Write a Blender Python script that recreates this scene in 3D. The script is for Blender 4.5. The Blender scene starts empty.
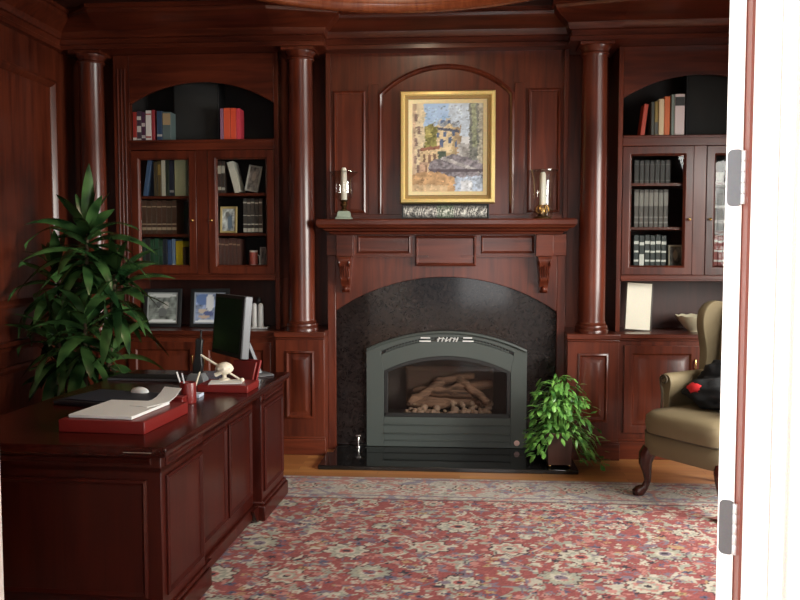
import bpy, bmesh, math, random
import numpy as np
from mathutils import Vector, Matrix, noise
R = math.radians
rnd = random.Random(7)
scene = bpy.context.scene
COL = scene.collection

# ------------------------------------------------------------------ camera
EYE, PITCH, YAW, FPX = 1.5, R(3.49), R(4.2), 820.0
cd = bpy.data.cameras.new('camera'); cam = bpy.data.objects.new('camera', cd); COL.objects.link(cam)
cd.sensor_width = 36.0; cd.lens = FPX / 800 * 36.0; cd.clip_start = .02
cam.location = (0, 0, EYE); cam.rotation_euler = (math.pi/2 - PITCH, 0, YAW)
scene.camera = cam

# ------------------------------------------------------------------ world, lights, exposure
w = bpy.data.worlds.new('world'); scene.world = w; w.use_nodes = True
bgn = w.node_tree.nodes['Background']; bgn.inputs[0].default_value = (.86, .93, 1, 1); bgn.inputs[1].default_value = .6
def area(name, loc, rot, sx, sy, energy, color, spread=180):
    l = bpy.data.lights.new(name, 'AREA'); l.shape = 'RECTANGLE'; l.size = sx; l.size_y = sy; l.energy = energy; l.color = color; l.spread = R(spread)
    o = bpy.data.objects.new(name, l); COL.objects.link(o); o.location = loc; o.rotation_euler = rot; return o
# daylight through the tall window of the right wall, and through the big window of the hall behind the camera
area('window_daylight', (3.55, 3.1, 1.75), (0, R(58), R(-33)), 2.0, 2.3, 195, (1, .96, .91), 118)
area('hall_daylight', (0.95, -3.42, 1.62), (R(90), 0, 0), 1.9, 2.3, 46, (1, .99, .98))
area('hall_side_daylight', (-2.94, 0.1, 1.55), (0, R(-90), 0), 2.0, 2.0, 230, (1, .99, .98))
pl = bpy.data.lights.new('recess_fill', 'POINT'); pl.energy = 14; pl.color = (1, .80, .58); pl.shadow_soft_size = .12
po = bpy.data.objects.new('recess_fill', pl); COL.objects.link(po); po.location = (-.34, 4.16, 3.50)      # unseen light added in the round ceiling recess to brighten its ring
vs = scene.view_settings; vs.view_transform = 'Standard'; vs.look = 'None'; vs.gamma = 1.0; vs.use_curve_mapping = False
vs.exposure = 0.42

# ------------------------------------------------------------------ pixel -> point on a real plane y = Y
def at(u, v, Y):
    a = (u-400)/FPX; b = -(v-300)/FPX
    d = (a, math.cos(PITCH)+b*math.sin(PITCH), -math.sin(PITCH)+b*math.cos(PITCH))
    c, s = math.cos(YAW), math.sin(YAW)
    x, y, z = c*d[0]-s*d[1], s*d[0]+c*d[1], d[2]
    t = Y/y
    return x*t, EYE+z*t

# ------------------------------------------------------------------ materials
MATS = {}
def new_mat(name):
    m = bpy.data.materials.new(name); m.use_nodes = True
    return m, m.node_tree, m.node_tree.nodes['Principled BSDF']
def solid(name, col, rough=.5, metal=0., coat=0., spec=.5, bump=0., bscale=200):
    if name in MATS: return MATS[name]
    m, nt, b = new_mat(name)
    b.inputs['Base Color'].default_value = (*col, 1); b.inputs['Roughness'].default_value = rough
    b.inputs['Metallic'].default_value = metal; b.inputs['Coat Weight'].default_value = coat
    b.inputs['Specular IOR Level'].default_value = spec
    tc = nt.nodes.new('ShaderNodeTexCoord'); n = nt.nodes.new('ShaderNodeTexNoise'); n.inputs['Scale'].default_value = bscale
    nt.links.new(tc.outputs['Object'], n.inputs['Vector'])
    mx = nt.nodes.new('ShaderNodeMix'); mx.data_type = 'RGBA'; mx.blend_type = 'MULTIPLY'; mx.inputs[0].default_value = .25
    mx.inputs[6].default_value = (*col, 1); nt.links.new(n.outputs['Color'], mx.inputs[7])
    hs = nt.nodes.new('ShaderNodeHueSaturation'); hs.inputs['Saturation'].default_value = 1.0; hs.inputs['Value'].default_value = 1.14
    nt.links.new(mx.outputs[2], hs.inputs['Color']); nt.links.new(hs.outputs[0], b.inputs['Base Color'])
    if bump:
        bp = nt.nodes.new('ShaderNodeBump'); bp.inputs['Strength'].default_value = bump; bp.inputs['Distance'].default_value = .004
        nt.links.new(n.outputs['Fac'], bp.inputs['Height']); nt.links.new(bp.outputs[0], b.inputs['Normal'])
    MATS[name] = m; return m
def wood(name, dark, light, axis='z', rough=.3, coat=.25, scale=1.0, spec=.5):
    m, nt, b = new_mat(name)
    tc = nt.nodes.new('ShaderNodeTexCoord'); oi = nt.nodes.new('ShaderNodeObjectInfo')
    ad = nt.nodes.new('ShaderNodeVectorMath'); ad.operation = 'MULTIPLY_ADD'
    ad.inputs[1].default_value = (1, 1, 1)
    sc_ = nt.nodes.new('ShaderNodeVectorMath'); sc_.operation = 'SCALE'; sc_.inputs['Scale'].default_value = 13.0
    cx = nt.nodes.new('ShaderNodeCombineXYZ')
    for i in range(3): nt.links.new(oi.outputs['Random'], cx.inputs[i])
    nt.links.new(cx.outputs[0], sc_.inputs[0])
    nt.links.new(tc.outputs['Object'], ad.inputs[0]); nt.links.new(sc_.outputs[0], ad.inputs[2])
    mp = nt.nodes.new('ShaderNodeMapping')
    s = [26*scale]*3; s['xyz'.index(axis)] = 1.7*scale
    mp.inputs['Scale'].default_value = s
    nt.links.new(ad.outputs[0], mp.inputs['Vector'])
    n = nt.nodes.new('ShaderNodeTexNoise'); n.inputs['Scale'].default_value = 1.0; n.inputs['Detail'].default_value = 5; n.inputs['Distortion'].default_value = .6
    nt.links.new(mp.outputs[0], n.inputs['Vector'])
    n2 = nt.nodes.new('ShaderNodeTexNoise'); n2.inputs['Scale'].default_value = 1.6; n2.inputs['Detail'].default_value = 2
    nt.links.new(ad.outputs[0], n2.inputs['Vector'])
    av = nt.nodes.new('ShaderNodeMath'); av.operation = 'MULTIPLY_ADD'; av.inputs[1].default_value = .45
    nt.links.new(n2.outputs['Fac'], av.inputs[0])
    hf = nt.nodes.new('ShaderNodeMath'); hf.operation = 'MULTIPLY'; hf.inputs[1].default_value = .55
    nt.links.new(n.outputs['Fac'], hf.inputs[0]); nt.links.new(hf.outputs[0], av.inputs[2])
    cr = nt.nodes.new('ShaderNodeValToRGB'); cr.color_ramp.elements[0].position = .36; cr.color_ramp.elements[1].position = .66
    cr.color_ramp.elements[0].color = (*dark, 1); cr.color_ramp.elements[1].color = (*light, 1)
    nt.links.new(av.outputs[0], cr.inputs[0]); nt.links.new(cr.outputs[0], b.inputs['Base Color'])
    b.inputs['Roughness'].default_value = rough; b.inputs['Coat Weight'].default_value = coat; b.inputs['Coat Roughness'].default_value = .12
    b.inputs['Specular IOR Level'].default_value = spec
    return m
WV = wood('mahogany upright', (.046, .0085, .0046), (.142, .0285, .0120), 'z', .30, .14, spec=.45)
WH = wood('mahogany level', (.046, .0085, .0046), (.142, .0285, .0120), 'x', .30, .14, spec=.45)
WD = wood('mahogany ceiling', (.020, .006, .004), (.042, .012, .007), 'x', rough=.45, coat=0)
WR = wood('ring wood', (.15, .035, .014), (.30, .085, .03), 'z', rough=.2, coat=.5)
WDESK = wood('desk mahogany', (.024, .0028, .0017), (.050, .0064, .0034), 'y', rough=.24, coat=.12, spec=.3)
WDESKV = wood('desk mahogany upright', (.022, .0028, .0017), (.050, .0066, .0036), 'z', rough=.30, coat=.06, spec=.25)
WLEG = wood('chair leg mahogany', (.03, .006, .004), (.08, .016, .009), 'z', rough=.25)
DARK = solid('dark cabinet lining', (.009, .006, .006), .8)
NICHE = wood('niche back', (.040, .012, .009), (.075, .021, .014), 'z', rough=.4, coat=0)
WHITE = solid('white paint', (.83, .83, .81), .45)
CHERRY = solid('cherry jamb edge', (.15, .034, .02), .4)
STEEL = solid('satin nickel', (.10, .105, .115), .40, .4)
CHROME = solid('chrome', (.85, .85, .85), .12, 1.0)
BRASS = solid('brass', (.62, .42, .16), .25, 1.0)
BRONZE = solid('bronze', (.16, .10, .045), .35, .9)
IRON = solid('grey green iron', (.060, .072, .066), .42, 0, 0)
BLACKM = solid('black metal', (.012, .012, .012), .4)
SOOT = solid('firebox lining', (.07, .055, .048), .8)
BLACK = solid('black matte', (.010, .010, .011), .55)
def glass(name, tint=(1, 1, 1), ior=1.35, rough=.02):
    m, nt, b = new_mat(name); nt.nodes.remove(b)
    out = nt.nodes['Material Output']; t = nt.nodes.new('ShaderNodeBsdfTransparent'); t.inputs[0].default_value = (*tint, 1)
    g = nt.nodes.new('ShaderNodeBsdfGlossy'); g.inputs['Roughness'].default_value = rough
    lw_ = nt.nodes.new('ShaderNodeLayerWeight'); pw_ = nt.nodes.new('ShaderNodeMath'); pw_.operation = 'POWER'; pw_.inputs[1].default_value = 3.0
    nt.links.new(lw_.outputs['Facing'], pw_.inputs[0]); f = nt.nodes.new('ShaderNodeMath'); f.operation = 'MULTIPLY_ADD'; f.inputs[1].default_value = .7; f.inputs[2].default_value = ((ior-1)/(ior+1))**2
    nt.links.new(pw_.outputs[0], f.inputs[0])
    mx = nt.nodes.new('ShaderNodeMixShader'); nt.links.new(f.outputs[0], mx.inputs[0]); nt.links.new(t.outputs[0], mx.inputs[1]); nt.links.new(g.outputs[0], mx.inputs[2])
    nt.links.new(mx.outputs[0], out.inputs[0]); return m
GLASS = glass('clear glass', (.95, .96, .95), 1.3)
GLASSD = glass('fire glass', (.85, .84, .83), 1.25)
GLASSH = glass('hurricane glass', (.90, .91, .90), 1.9)

def granite():
    m, nt, b = new_mat('dark granite')
    tc = nt.nodes.new('ShaderNodeTexCoord'); n = nt.nodes.new('ShaderNodeTexNoise'); n.inputs['Scale'].default_value = 24; n.inputs['Detail'].default_value = 8; n.inputs['Roughness'].default_value = .72; n.inputs['Distortion'].default_value = 1.6
    nt.links.new(tc.outputs['Object'], n.inputs['Vector'])
    cr = nt.nodes.new('ShaderNodeValToRGB'); e = cr.color_ramp.elements; e[0].position = .40; e[0].color = (.007, .005, .005, 1); e[1].position = .62; e[1].color = (.020, .014, .013, 1)
    x = e.new(.72); x.color = (.07, .055, .05, 1)
    nt.links.new(n.outputs['Fac'], cr.inputs[0]); nt.links.new(cr.outputs[0], b.inputs['Base Color'])
    b.inputs['Roughness'].default_value = .10; b.inputs['Specular IOR Level'].default_value = .3; return m
GRAN = granite()
HEARTH = solid('black polished granite', (.007, .007, .007), .06)

def floor_mat():
    m, nt, b = new_mat('oak strip floor')
    tc = nt.nodes.new('ShaderNodeTexCoord'); br = nt.nodes.new('ShaderNodeTexBrick')
    br.inputs['Scale'].default_value = 1; br.inputs['Brick Width'].default_value = 1.1; br.inputs['Row Height'].default_value = .075; br.inputs['Mortar Size'].default_value = .0012
    br.inputs['Color1'].default_value = (.40, .155, .048, 1); br.inputs['Color2'].default_value = (.58, .265, .085, 1); br.inputs['Mortar'].default_value = (.10, .03, .012, 1)
    nt.links.new(tc.outputs['Object'], br.inputs['Vector'])
    mp = nt.nodes.new('ShaderNodeMapping'); mp.inputs['Scale'].default_value = (3, 60, 60); nt.links.new(tc.outputs['Object'], mp.inputs[0])
    n = nt.nodes.new('ShaderNodeTexNoise'); n.inputs['Scale'].default_value = 1; n.inputs['Detail'].default_value = 4; nt.links.new(mp.outputs[0], n.inputs['Vector'])
    mx = nt.nodes.new('ShaderNodeMix'); mx.data_type = 'RGBA'; mx.blend_type = 'MULTIPLY'; mx.inputs[0].default_value = .4
    nt.links.new(br.outputs[0], mx.inputs[6]); nt.links.new(n.outputs['Color'], mx.inputs[7]); nt.links.new(mx.outputs[2], b.inputs['Base Color'])
    b.inputs['Roughness'].default_value = .28; b.inputs['Coat Weight'].default_value = .3
    return m
def vcol_mat(name, rough=.9, sheen=0., bump=0.):
    m, nt, b = new_mat(name); a = nt.nodes.new('ShaderNodeVertexColor'); a.layer_name = 'Col'
    nt.links.new(a.outputs[0], b.inputs['Base Color']); b.inputs['Roughness'].default_value = rough; b.inputs['Sheen Weight'].default_value = sheen
    if bump:
        tc = nt.nodes.new('ShaderNodeTexCoord'); n = nt.nodes.new('ShaderNodeTexNoise'); n.inputs['Scale'].default_value = 260; nt.links.new(tc.outputs['Object'], n.inputs['Vector'])
        bp = nt.nodes.new('ShaderNodeBump'); bp.inputs['Strength'].default_value = bump; bp.inputs['Distance'].default_value = .004
        nt.links.new(n.outputs['Fac'], bp.inputs['Height']); nt.links.new(bp.outputs[0], b.inputs['Normal'])
    return m
def leaf_mat(name, dark, light, rough=.35, scale=9):
    m, nt, b = new_mat(name); tc = nt.nodes.new('ShaderNodeTexCoord'); n = nt.nodes.new('ShaderNodeTexNoise'); n.inputs['Scale'].default_value = scale; n.inputs['Detail'].default_value = 1
    nt.links.new(tc.outputs['Object'], n.inputs['Vector'])
    cr = nt.nodes.new('ShaderNodeValToRGB'); cr.color_ramp.elements[0].position = .38; cr.color_ramp.elements[1].position = .66
    cr.color_ramp.elements[0].color = (*dark, 1); cr.color_ramp.elements[1].color = (*light, 1)
    nt.links.new(n.outputs['Fac'], cr.inputs[0]); nt.links.new(cr.outputs[0], b.inputs['Base Color']); b.inputs['Roughness'].default_value = rough
    return m

# ------------------------------------------------------------------ mesh builder
class MB:
    def __init__(s): s.v = []; s.f = []
    def add(s, vs, fs):
        o = len(s.v); s.v += [tuple(p) for p in vs]; s.f += [tuple(i+o for i in f) for f in fs]; return s
    def box(s, x0, x1, y0, y1, z0, z1, M=None):
        vs = [Vector((x, y, z)) for x in (x0, x1) for y in (y0, y1) for z in (z0, z1)]
        if M: vs = [M @ p for p in vs]
        return s.add(vs, [(0, 1, 3, 2), (4, 6, 7, 5), (0, 4, 5, 1), (2, 3, 7, 6), (0, 2, 6, 4), (1, 5, 7, 3)])
    def loft(s, rings, closed_ring=True, caps=True, closed_path=False):
        n = len(rings[0]); o = len(s.v)
        for r in rings: s.v += [tuple(p) for p in r]
        m = len(rings)
        for i in range(m if closed_path else m-1):
            a, b = o+i*n, o+((i+1) % m)*n
            for j in range(n if closed_ring else n-1):
                k = (j+1) % n; s.f.append((a+j, a+k, b+k, b+j))
        if caps and not closed_path:
            s.f.append(tuple(o+j for j in range(n))[::-1]); s.f.append(tuple(o+(m-1)*n+j for j in range(n)))
        return s
    def rprof(s, x0, x1, z0, z1, prof, M=None, ax='xz'):
        # nested rectangles: prof = [(inset, y)], first is the back outline, last ends in a cap; faces -y
        rings = []
        for d, y in prof:
            r = [(x0+d, y, z0+d), (x1-d, y, z0+d), (x1-d, y, z1-d), (x0+d, y, z1-d)]
            if M: r = [M @ Vector(p) for p in r]
            rings.append(r)
        return s.loft(rings)
    def frame(s, x0, x1, z0, z1, prof, M=None):
        # closed rectangular moulding: prof is a closed loop of (inset, y)
        rings = []
        for cx, cz, sx, sz in ((x0, z0, 1, 1), (x1, z0, -1, 1), (x1, z1, -1, -1), (x0, z1, 1, -1)):
            r = [Vector((cx+sx*d, y, cz+sz*d)) for d, y in prof]
            if M: r = [M @ p for p in r]
            rings.append(r)
        return s.loft(rings, closed_path=True)
    def lathe(s, prof, c=(0, 0, 0), n=28, M=None):
        rings = []
        for r, z in prof:
            ring = [Vector((c[0]+max(r, .0004)*math.cos(2*math.pi*i/n), c[1]+max(r, .0004)*math.sin(2*math.pi*i/n), c[2]+z)) for i in range(n)]
            if M: ring = [M @ p for p in ring]
            rings.append(ring)
        return s.loft(rings)
    def tube(s, pts, rad, n=10):
        pts = [Vector(p) for p in pts]; rings = []
        if not hasattr(rad, '__len__'): rad = [rad]*len(pts)
        ref = None
        for i, p in enumerate(pts):
            t = (pts[min(i+1, len(pts)-1)]-pts[max(i-1, 0)]).normalized()
            if ref is None: ref = t.orthogonal().normalized()
            ref = (ref-t*ref.dot(t)).normalized(); b = t.cross(ref)
            rings.append([p+rad[i]*(math.cos(2*math.pi*k/n)*ref+math.sin(2*math.pi*k/n)*b) for k in range(n)])
        return s.loft(rings)
    def strip(s, A, B, y0, y1, M=None):
        # solid between two polylines in (x,z), from y0 (front) to y1 (back)
        rings = []
        for (ax, az), (bx, bz) in zip(A, B):
            r = [Vector((ax, y0, az)), Vector((bx, y0, bz)), Vector((bx, y1, bz)), Vector((ax, y1, az))]
            if M: r = [M @ p for p in r]
            rings.append(r)
        return s.loft(rings)
    def sweep(s, path, prof, fn, closed=False):
        # path: 2-D points, prof: closed loop of (n, h), n to the right of travel; fn(a, b, h) -> 3-D
        m = len(path); rings = []
        for i in range(m):
            p = Vector(path[i])
            d0 = (p-Vector(path[i-1])).normalized() if (i > 0 or closed) else None
            d1 = (Vector(path[(i+1) % m])-p).normalized() if (i < m-1 or closed) else None
            d0 = d0 or d1; d1 = d1 or d0
            n0 = Vector((d0.y, -d0.x)); n1 = Vector((d1.y, -d1.x)); b = (n0+n1)
            b = b/max(b.length_squared/2, .2) if b.length > 1e-6 else n0
            rings.append([fn(p.x+b.x*n, p.y+b.y*n, h) for n, h in prof])
        return s.loft(rings, closed_path=closed)
    def ball(s, c, rx, ry, rz, n=16, m=10, M=None, f=None):
        rings = []
        for j in range(m+1):
            a = -math.pi/2+math.pi*j/m; ring = []
            for i in range(n):
                t = 2*math.pi*i/n; q = Vector((math.cos(a)*math.cos(t), math.cos(a)*math.sin(t), math.sin(a)))
                if j in (0, m): q = Vector((.002*math.cos(t), .002*math.sin(t), q.z))
                k = f(q) if f else 1
                p = Vector((q.x*rx*k, q.y*ry*k, q.z*rz*k)); p = (M @ p) if M else p
                ring.append(p+Vector(c))
            rings.append(ring)
        return s.loft(rings)
    def build(s, name, mat, parent=None, abs_=True, bevel=0., smooth=40, cols=None, subsurf=0, origin=None):
        vs = [Vector(p) for p in s.v]; loc = Vector((0, 0, 0))
        if parent is not None and abs_:
            q = parent; off = Vector((0, 0, 0))
            while q is not None: off += q.location; q = q.parent
            vs = [p-off for p in vs]
        elif parent is None:
            if origin is None:
                xs = [p.x for p in vs]; ys = [p.y for p in vs]; zs = [p.z for p in vs]
                loc = Vector(((min(xs)+max(xs))/2, (min(ys)+max(ys))/2, min(zs)))
            else: loc = Vector(origin)
            vs = [p-loc for p in vs]
        me = bpy.data.meshes.new(name); me.from_pydata(vs, [], s.f); me.update()
        if cols is None:
            bm = bmesh.new(); bm.from_mesh(me); bmesh.ops.recalc_face_normals(bm, faces=bm.faces); bm.to_mesh(me); bm.free()
        else:
            ca = me.color_attributes.new('Col', 'FLOAT_COLOR', 'POINT'); ca.data.foreach_set('color', np.asarray(cols, dtype=np.float32).ravel())
        me.polygons.foreach_set('use_smooth', [True]*len(me.polygons)); me.set_sharp_from_angle(angle=R(smooth))
        me.materials.append(mat)
        o = bpy.data.objects.new(name, me); COL.objects.link(o); o.location = loc
        if parent is not None: o.parent = parent
        if bevel:
            b = o.modifiers.new('bevel', 'BEVEL'); b.width = bevel; b.segments = 2; b.limit_method = 'ANGLE'; b.angle_limit = R(40)
        if subsurf:
            b = o.modifiers.new('subsurf', 'SUBSURF'); b.levels = subsurf; b.render_levels = subsurf
        return o
def thing(name, label, cat, loc=(0, 0, 0), rz=0, group=None):
    o = bpy.data.objects.new(name, None); COL.objects.link(o); o.location = loc; o.rotation_euler = (0, 0, rz); o.empty_display_size = .1
    return tag(o, label, cat, group)
def tag(o, label, cat, group=None, kind='thing'):
    o['label'] = label; o['category'] = cat; o['kind'] = kind
    if group: o['group'] = group
    return o
def struct(o, label=None):
    o['kind'] = 'structure'
    if label: o['label'] = label
    return o
def arch_pts(x0, x1, zs, ap, n=24):
    # circular segment from (x0,zs) over the apex to (x1,zs)
    c = (x1-x0)/2; h = ap-zs; r = (c*c+h*h)/(2*h); xc = (x0+x1)/2; zc = ap-r; a = math.asin(min(1, c/r))
    return [(xc+r*math.sin(-a+2*a*i/n), zc+r*math.cos(-a+2*a*i/n)) for i in range(n+1)]
def door_outline(x0, x1, z0, zs, ap, n=24, m=6):
    A = [(x0, z0+(zs-z0)*i/m) for i in range(m)]; B = [(x1, zs-(zs-z0)*(i+1)/m) for i in range(m)]
    return A+arch_pts(x0, x1, zs, ap, n)+B
RAISED = lambda y, d=.012: [(0, y+.02), (0, y), (.010, y-d*.2), (.018, y+d), (.040, y+d), (.070, y-.002), ]   # a raised panel sunk into its frame
XC = -0.11
XL, XR, YB, YF = -2.95, 2.78, 6.45, 1.92
CZ = 3.2

# ================================================================== STRUCTURE
fm = floor_mat()
struct(MB().box(XL-.3, XR+.3, -3.6, YB+.2, -.1, 0).build('floor', fm, origin=(0, 0, 0)))
struct(MB().box(XL-.2, XR+.2, YB, YB+.15, 0, CZ+.5).build('wall_back', WV, origin=(0, YB, 0)))
lw = struct(MB().box(XL-.15, XL, YF, YB, 0, CZ).build('wall_left', WV, origin=(XL, 4, 0)))
Ml = Matrix.Translation((XL, 0, 0)) @ Matrix.Rotation(R(90), 4, 'Z')     # local -y -> +x, local x -> world y
tp = MB()
for a, b in ((2.1, 3.2), (3.42, 4.52), (4.74, 5.83)):
    tp.frame(a, b, 1.12, 2.72, [(0, .0), (0, -.022), (.02, -.03), (.045, -.012), (.055, 0)], Ml)
    tp.frame(a, b, .2, .74, [(0, .0), (0, -.022), (.02, -.03), (.045, -.012), (.055, 0)], Ml)
tp.build('panel_moulding', WV, lw, bevel=.002)
MB().sweep([(XL, YF), (XL, 5.85)], [(0, .84), (.02, .84), (.028, .865), (.05, .875), (.055, .905), (0, .905)], lambda a, b, h: Vector((a, b, h))).build('chair_rail', WH, lw, bevel=.002)
struct(MB().sweep([(XL, YF), (XL, 5.85)], [(0, 0), (.03, 0), (.03, .12), (.015, .15), (0, .15)], lambda a, b, h: Vector((a, b, h))).build('baseboard_left', WH))
# right wall with a tall window opening
WY0, WY1, WZ0, WZ1 = 2.4, 4.75, .30, 2.5
rw = MB(); rw.box(XR, XR+.15, YF, WY0, 0, CZ).box(XR, XR+.15, WY1, YB, 0, CZ).box(XR, XR+.15, WY0, WY1, 0, WZ0).box(XR, XR+.15, WY0, WY1, WZ1, CZ)
struct(rw.build('wall_right', WV, origin=(XR, 4, 0)))
wn = MB(); Mr = Matrix.Translation((XR, 0, 0)) @ Matrix.Rotation(R(-90), 4, 'Z')   # local x -> world -y, local -y -> -x
wn.frame(-WY1-.09, -WY0+.09, WZ0-.09, WZ1+.09, [(0, 0), (0, -.025), (.03, -.035), (.09, -.02), (.09, .12), (.12, .12), (.12, 0)], Mr)
wn.box(-(WY0+WY1)/2-.015, -(WY0+WY1)/2+.015, .08, .11, WZ0, WZ1, Mr).box(-WY1, -WY0, .08, .11, 1.54, 1.57, Mr)
wo = struct(wn.build('window_1', WV, bevel=.002))
MB().box(XR+.125, XR+.13, WY0, WY1, WZ0, WZ1).build('pane', GLASS, wo)
# front wall with the double doorway, white on the hall side
DX0, DX1, DH = -1.146, .649, 2.46
fw = MB(); fw.box(XL-.15, DX0, 1.78, YF, 0, CZ).box(DX1, XR+.15, 1.78, YF, 0, CZ).box(DX0, DX1, 1.78, YF, DH, CZ)
struct(fw.build('wall_front', WV, origin=(0, 1.78, 0)))
hw = MB(); hw.box(-3, DX0-.01, 1.765, 1.779, 0, CZ).box(DX1+.01, 3, 1.765, 1.779, 0, CZ).box(DX0-.01, DX1+.01, 1.765, 1.779, DH+.01, CZ)
struct(hw.build('wall_hall', WHITE))
cs = MB()
cs.sweep([(DX1, 0), (DX1, DH), (DX0, DH), (DX0, 0)], [(-.0, 1.765), (.0, 1.745), (.012, 1.740), (.030, 1.740), (.036, 1.748), (.075, 1.742), (.085, 1.730), (.11, 1.730), (.11, 1.765)], lambda a, b, h: Vector((a, h, b)))
cs.box(DX1-.006, DX1, 1.742, 1.884, 0, DH).box(DX0, DX0+.006, 1.742, 1.935, 0, DH).box(DX0, DX1, 1.742, 1.865, DH-.006, DH)
struct(cs.build('trim_1', WHITE, bevel=.0015), 'white doorway casing and jamb')
MBj = MB().box(DX1-.012, DX1+.07, 1.884, 1.935, 0, DH)
struct(MBj.build('trim_2', CHERRY), 'reddish stained jamb edge')
def door_leaf(name, pin, ang, side):
    # leaf runs from the pin along +x (local), thickness along +y*side
    M = Matrix.Translation(pin) @ Matrix.Rotation(ang, 4, 'Z')
    L, T, H = .872, .036, 2.43
    y0, y1 = (0, T) if side > 0 else (-T, 0)
    o = struct(MB().box(0.002, L, y0, y1, .012, H, M).build(name, WHITE, bevel=.0015))
    pm = MB()
    for z0, z1 in ((.25, 1.0), (1.15, 2.25)):
        pm.frame(.12, L-.12, z0, z1, [(0, y0+.004), (0, y0-.006), (.02, y0-.009), (.035, y0+.004)], M)
        pm.frame(.12, L-.12, z0, z1, [(0, y1-.004), (0, y1+.006), (.02, y1+.009), (.035, y1-.004)], M)
    pm.build('panel_moulding', WHITE, o, bevel=.001)
    for z in (.21, .857, 1.663, 2.28):
        h = MB(); yy = (y0+y1)/2
        r = [(-.006)]
        a, b = (y0-.001, y1-.004) if side > 0 else (y0+.004, y1+.001)
        # rounded leaf plate on the hinge edge
        pts = []
        for cx, cz, t0 in ((b-.012, z+.052, 0), (a+.012, z+.052, 90), (a+.012, z-.052, 180), (b-.012, z-.052, 270)):
            for k in range(5):
                t = R(t0+k*22.5); pts.append((cx+.012*math.cos(t), cz+.012*math.sin(t)))
        ring0 = [M @ Vector((.0015, p, q)) for p, q in pts]; ring1 = [M @ Vector((-.002, p, q)) for p, q in pts]
        h.loft([ring0, ring1]); hp = h.build('hinge', STEEL, o)
        k = MB(); yk = -.004 if side > 0 else .004
        for i in range(5):
            k.lathe([(.0055, 0), (.0062, .001), (.0062, .0225), (.0055, .0235)], (0, 0, 0), 12, M @ Matrix.Translation((-.006, yk, z-.06+i*.024)))
        k.build('hinge_knuckle', solid('lit hinge barrel', (.55, .56, .57), .3, .3), hp)  # paler than the leaf plate: the lit look is put into the colour
    return o
door_leaf('door_1', (.634, 1.915, 0), R(63), 1)
door_leaf('door_2', (DX0-.06, 1.985, 0), R(174), -1)
# hall behind the camera
hb = MB(); hb.box(-3.15, -3, -3.6, -.95, 0, 3.05).box(-3.15, -3, 1.15, 1.765, 0, 3.05).box(-3.15, -3, -.95, 1.15, 0, .5).box(-3.15, -3, -.95, 1.15, 2.6, 3.05).box(3, 3.15, -3.6, 1.765, 0, 3.05)
hb.box(-3.15, -.95, -3.6, -3.45, 0, 3.05).box(2.05, 3.15, -3.6, -3.45, 0, 3.05).box(-.95, 2.05, -3.6, -3.45, 0, .35).box(-.95, 2.05, -3.6, -3.45, 2.85, 3.05)
struct(hb.build('wall_hall_rear', WHITE))
struct(MB().box(-3.15, 3.15, -3.6, 1.765, 3.05, 3.15).build('ceiling_hall', WHITE))
hf = MB().frame(-.95, 2.05, .35, 2.85, [(0, -3.5), (.06, -3.5), (.06, -3.56), (0, -3.56)]); hf.box(.53, .57, -3.55, -3.51, .35, 2.85)
struct(hf.build('window_2', WHITE))

# ceiling with a round recess
RC, RR = (-.34, 4.16), 1.45
N = 72
def rect_hit(a):
    dx, dy = math.cos(a), math.sin(a); ts = []
    if dx > 1e-6: ts.append((XR+.1-RC[0])/dx)
    if dx < -1e-6: ts.append((XL-.1-RC[0])/dx)
    if dy > 1e-6: ts.append((YB+.1-RC[1])/dy)
    if dy < -1e-6: ts.append((YF-.1-RC[1])/dy)
    t = min(ts); return RC[0]+dx*t, RC[1]+dy*t
angs = sorted([2*math.pi*i/N for i in range(N)]+[math.atan2(cy-RC[1], cx-RC[0]) % (2*math.pi) for cx in (XL-.1, XR+.1) for cy in (YF-.1, YB+.1)])
ce = MB(); rings = []
for a in angs:
    ix, iy = RC[0]+RR*math.cos(a), RC[1]+RR*math.sin(a); ox, oy = rect_hit(a)
    rings.append([Vector((ix, iy, CZ)), Vector((ox, oy, CZ)), Vector((ox, oy, CZ+.04)), Vector((ix, iy, CZ+.04))])
ce.loft(rings, closed_path=True)
co = struct(ce.build('ceiling', WD, origin=(0, 4, CZ)))
dm = MB(); n = 72
dp = [(RR+.03, CZ+.03), (RR+.03, CZ+.34), (RR-.10, CZ+.40), (RR*.6, CZ+.46), (.01, CZ+.48)]
dr = [[Vector((RC[0]+r*math.cos(2*math.pi*i/n), RC[1]+r*math.sin(2*math.pi*i/n), z)) for i in range(n)] for r, z in dp]
dm.loft(dr, caps=False); dm.build('recess', solid('cream ceiling paint', (.78, .70, .54), .5), co)
circ = [(RC[0]+RR*math.cos(-2*math.pi*i/n), RC[1]+RR*math.sin(-2*math.pi*i/n)) for i in range(n)]
struct(MB().sweep(circ, [(-.10, CZ+.001), (-.10, CZ-.03), (-.07, CZ-.075), (-.03, CZ-.105), (.0, CZ-.11), (.025, CZ-.095), (.035, CZ-.05), (.035, CZ+.05), (-.0, CZ+.05)],
       lambda a, b, h: Vector((a, b, h)), closed=True).build('trim_3', WR, smooth=60), 'round wooden ceiling ring')

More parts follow.
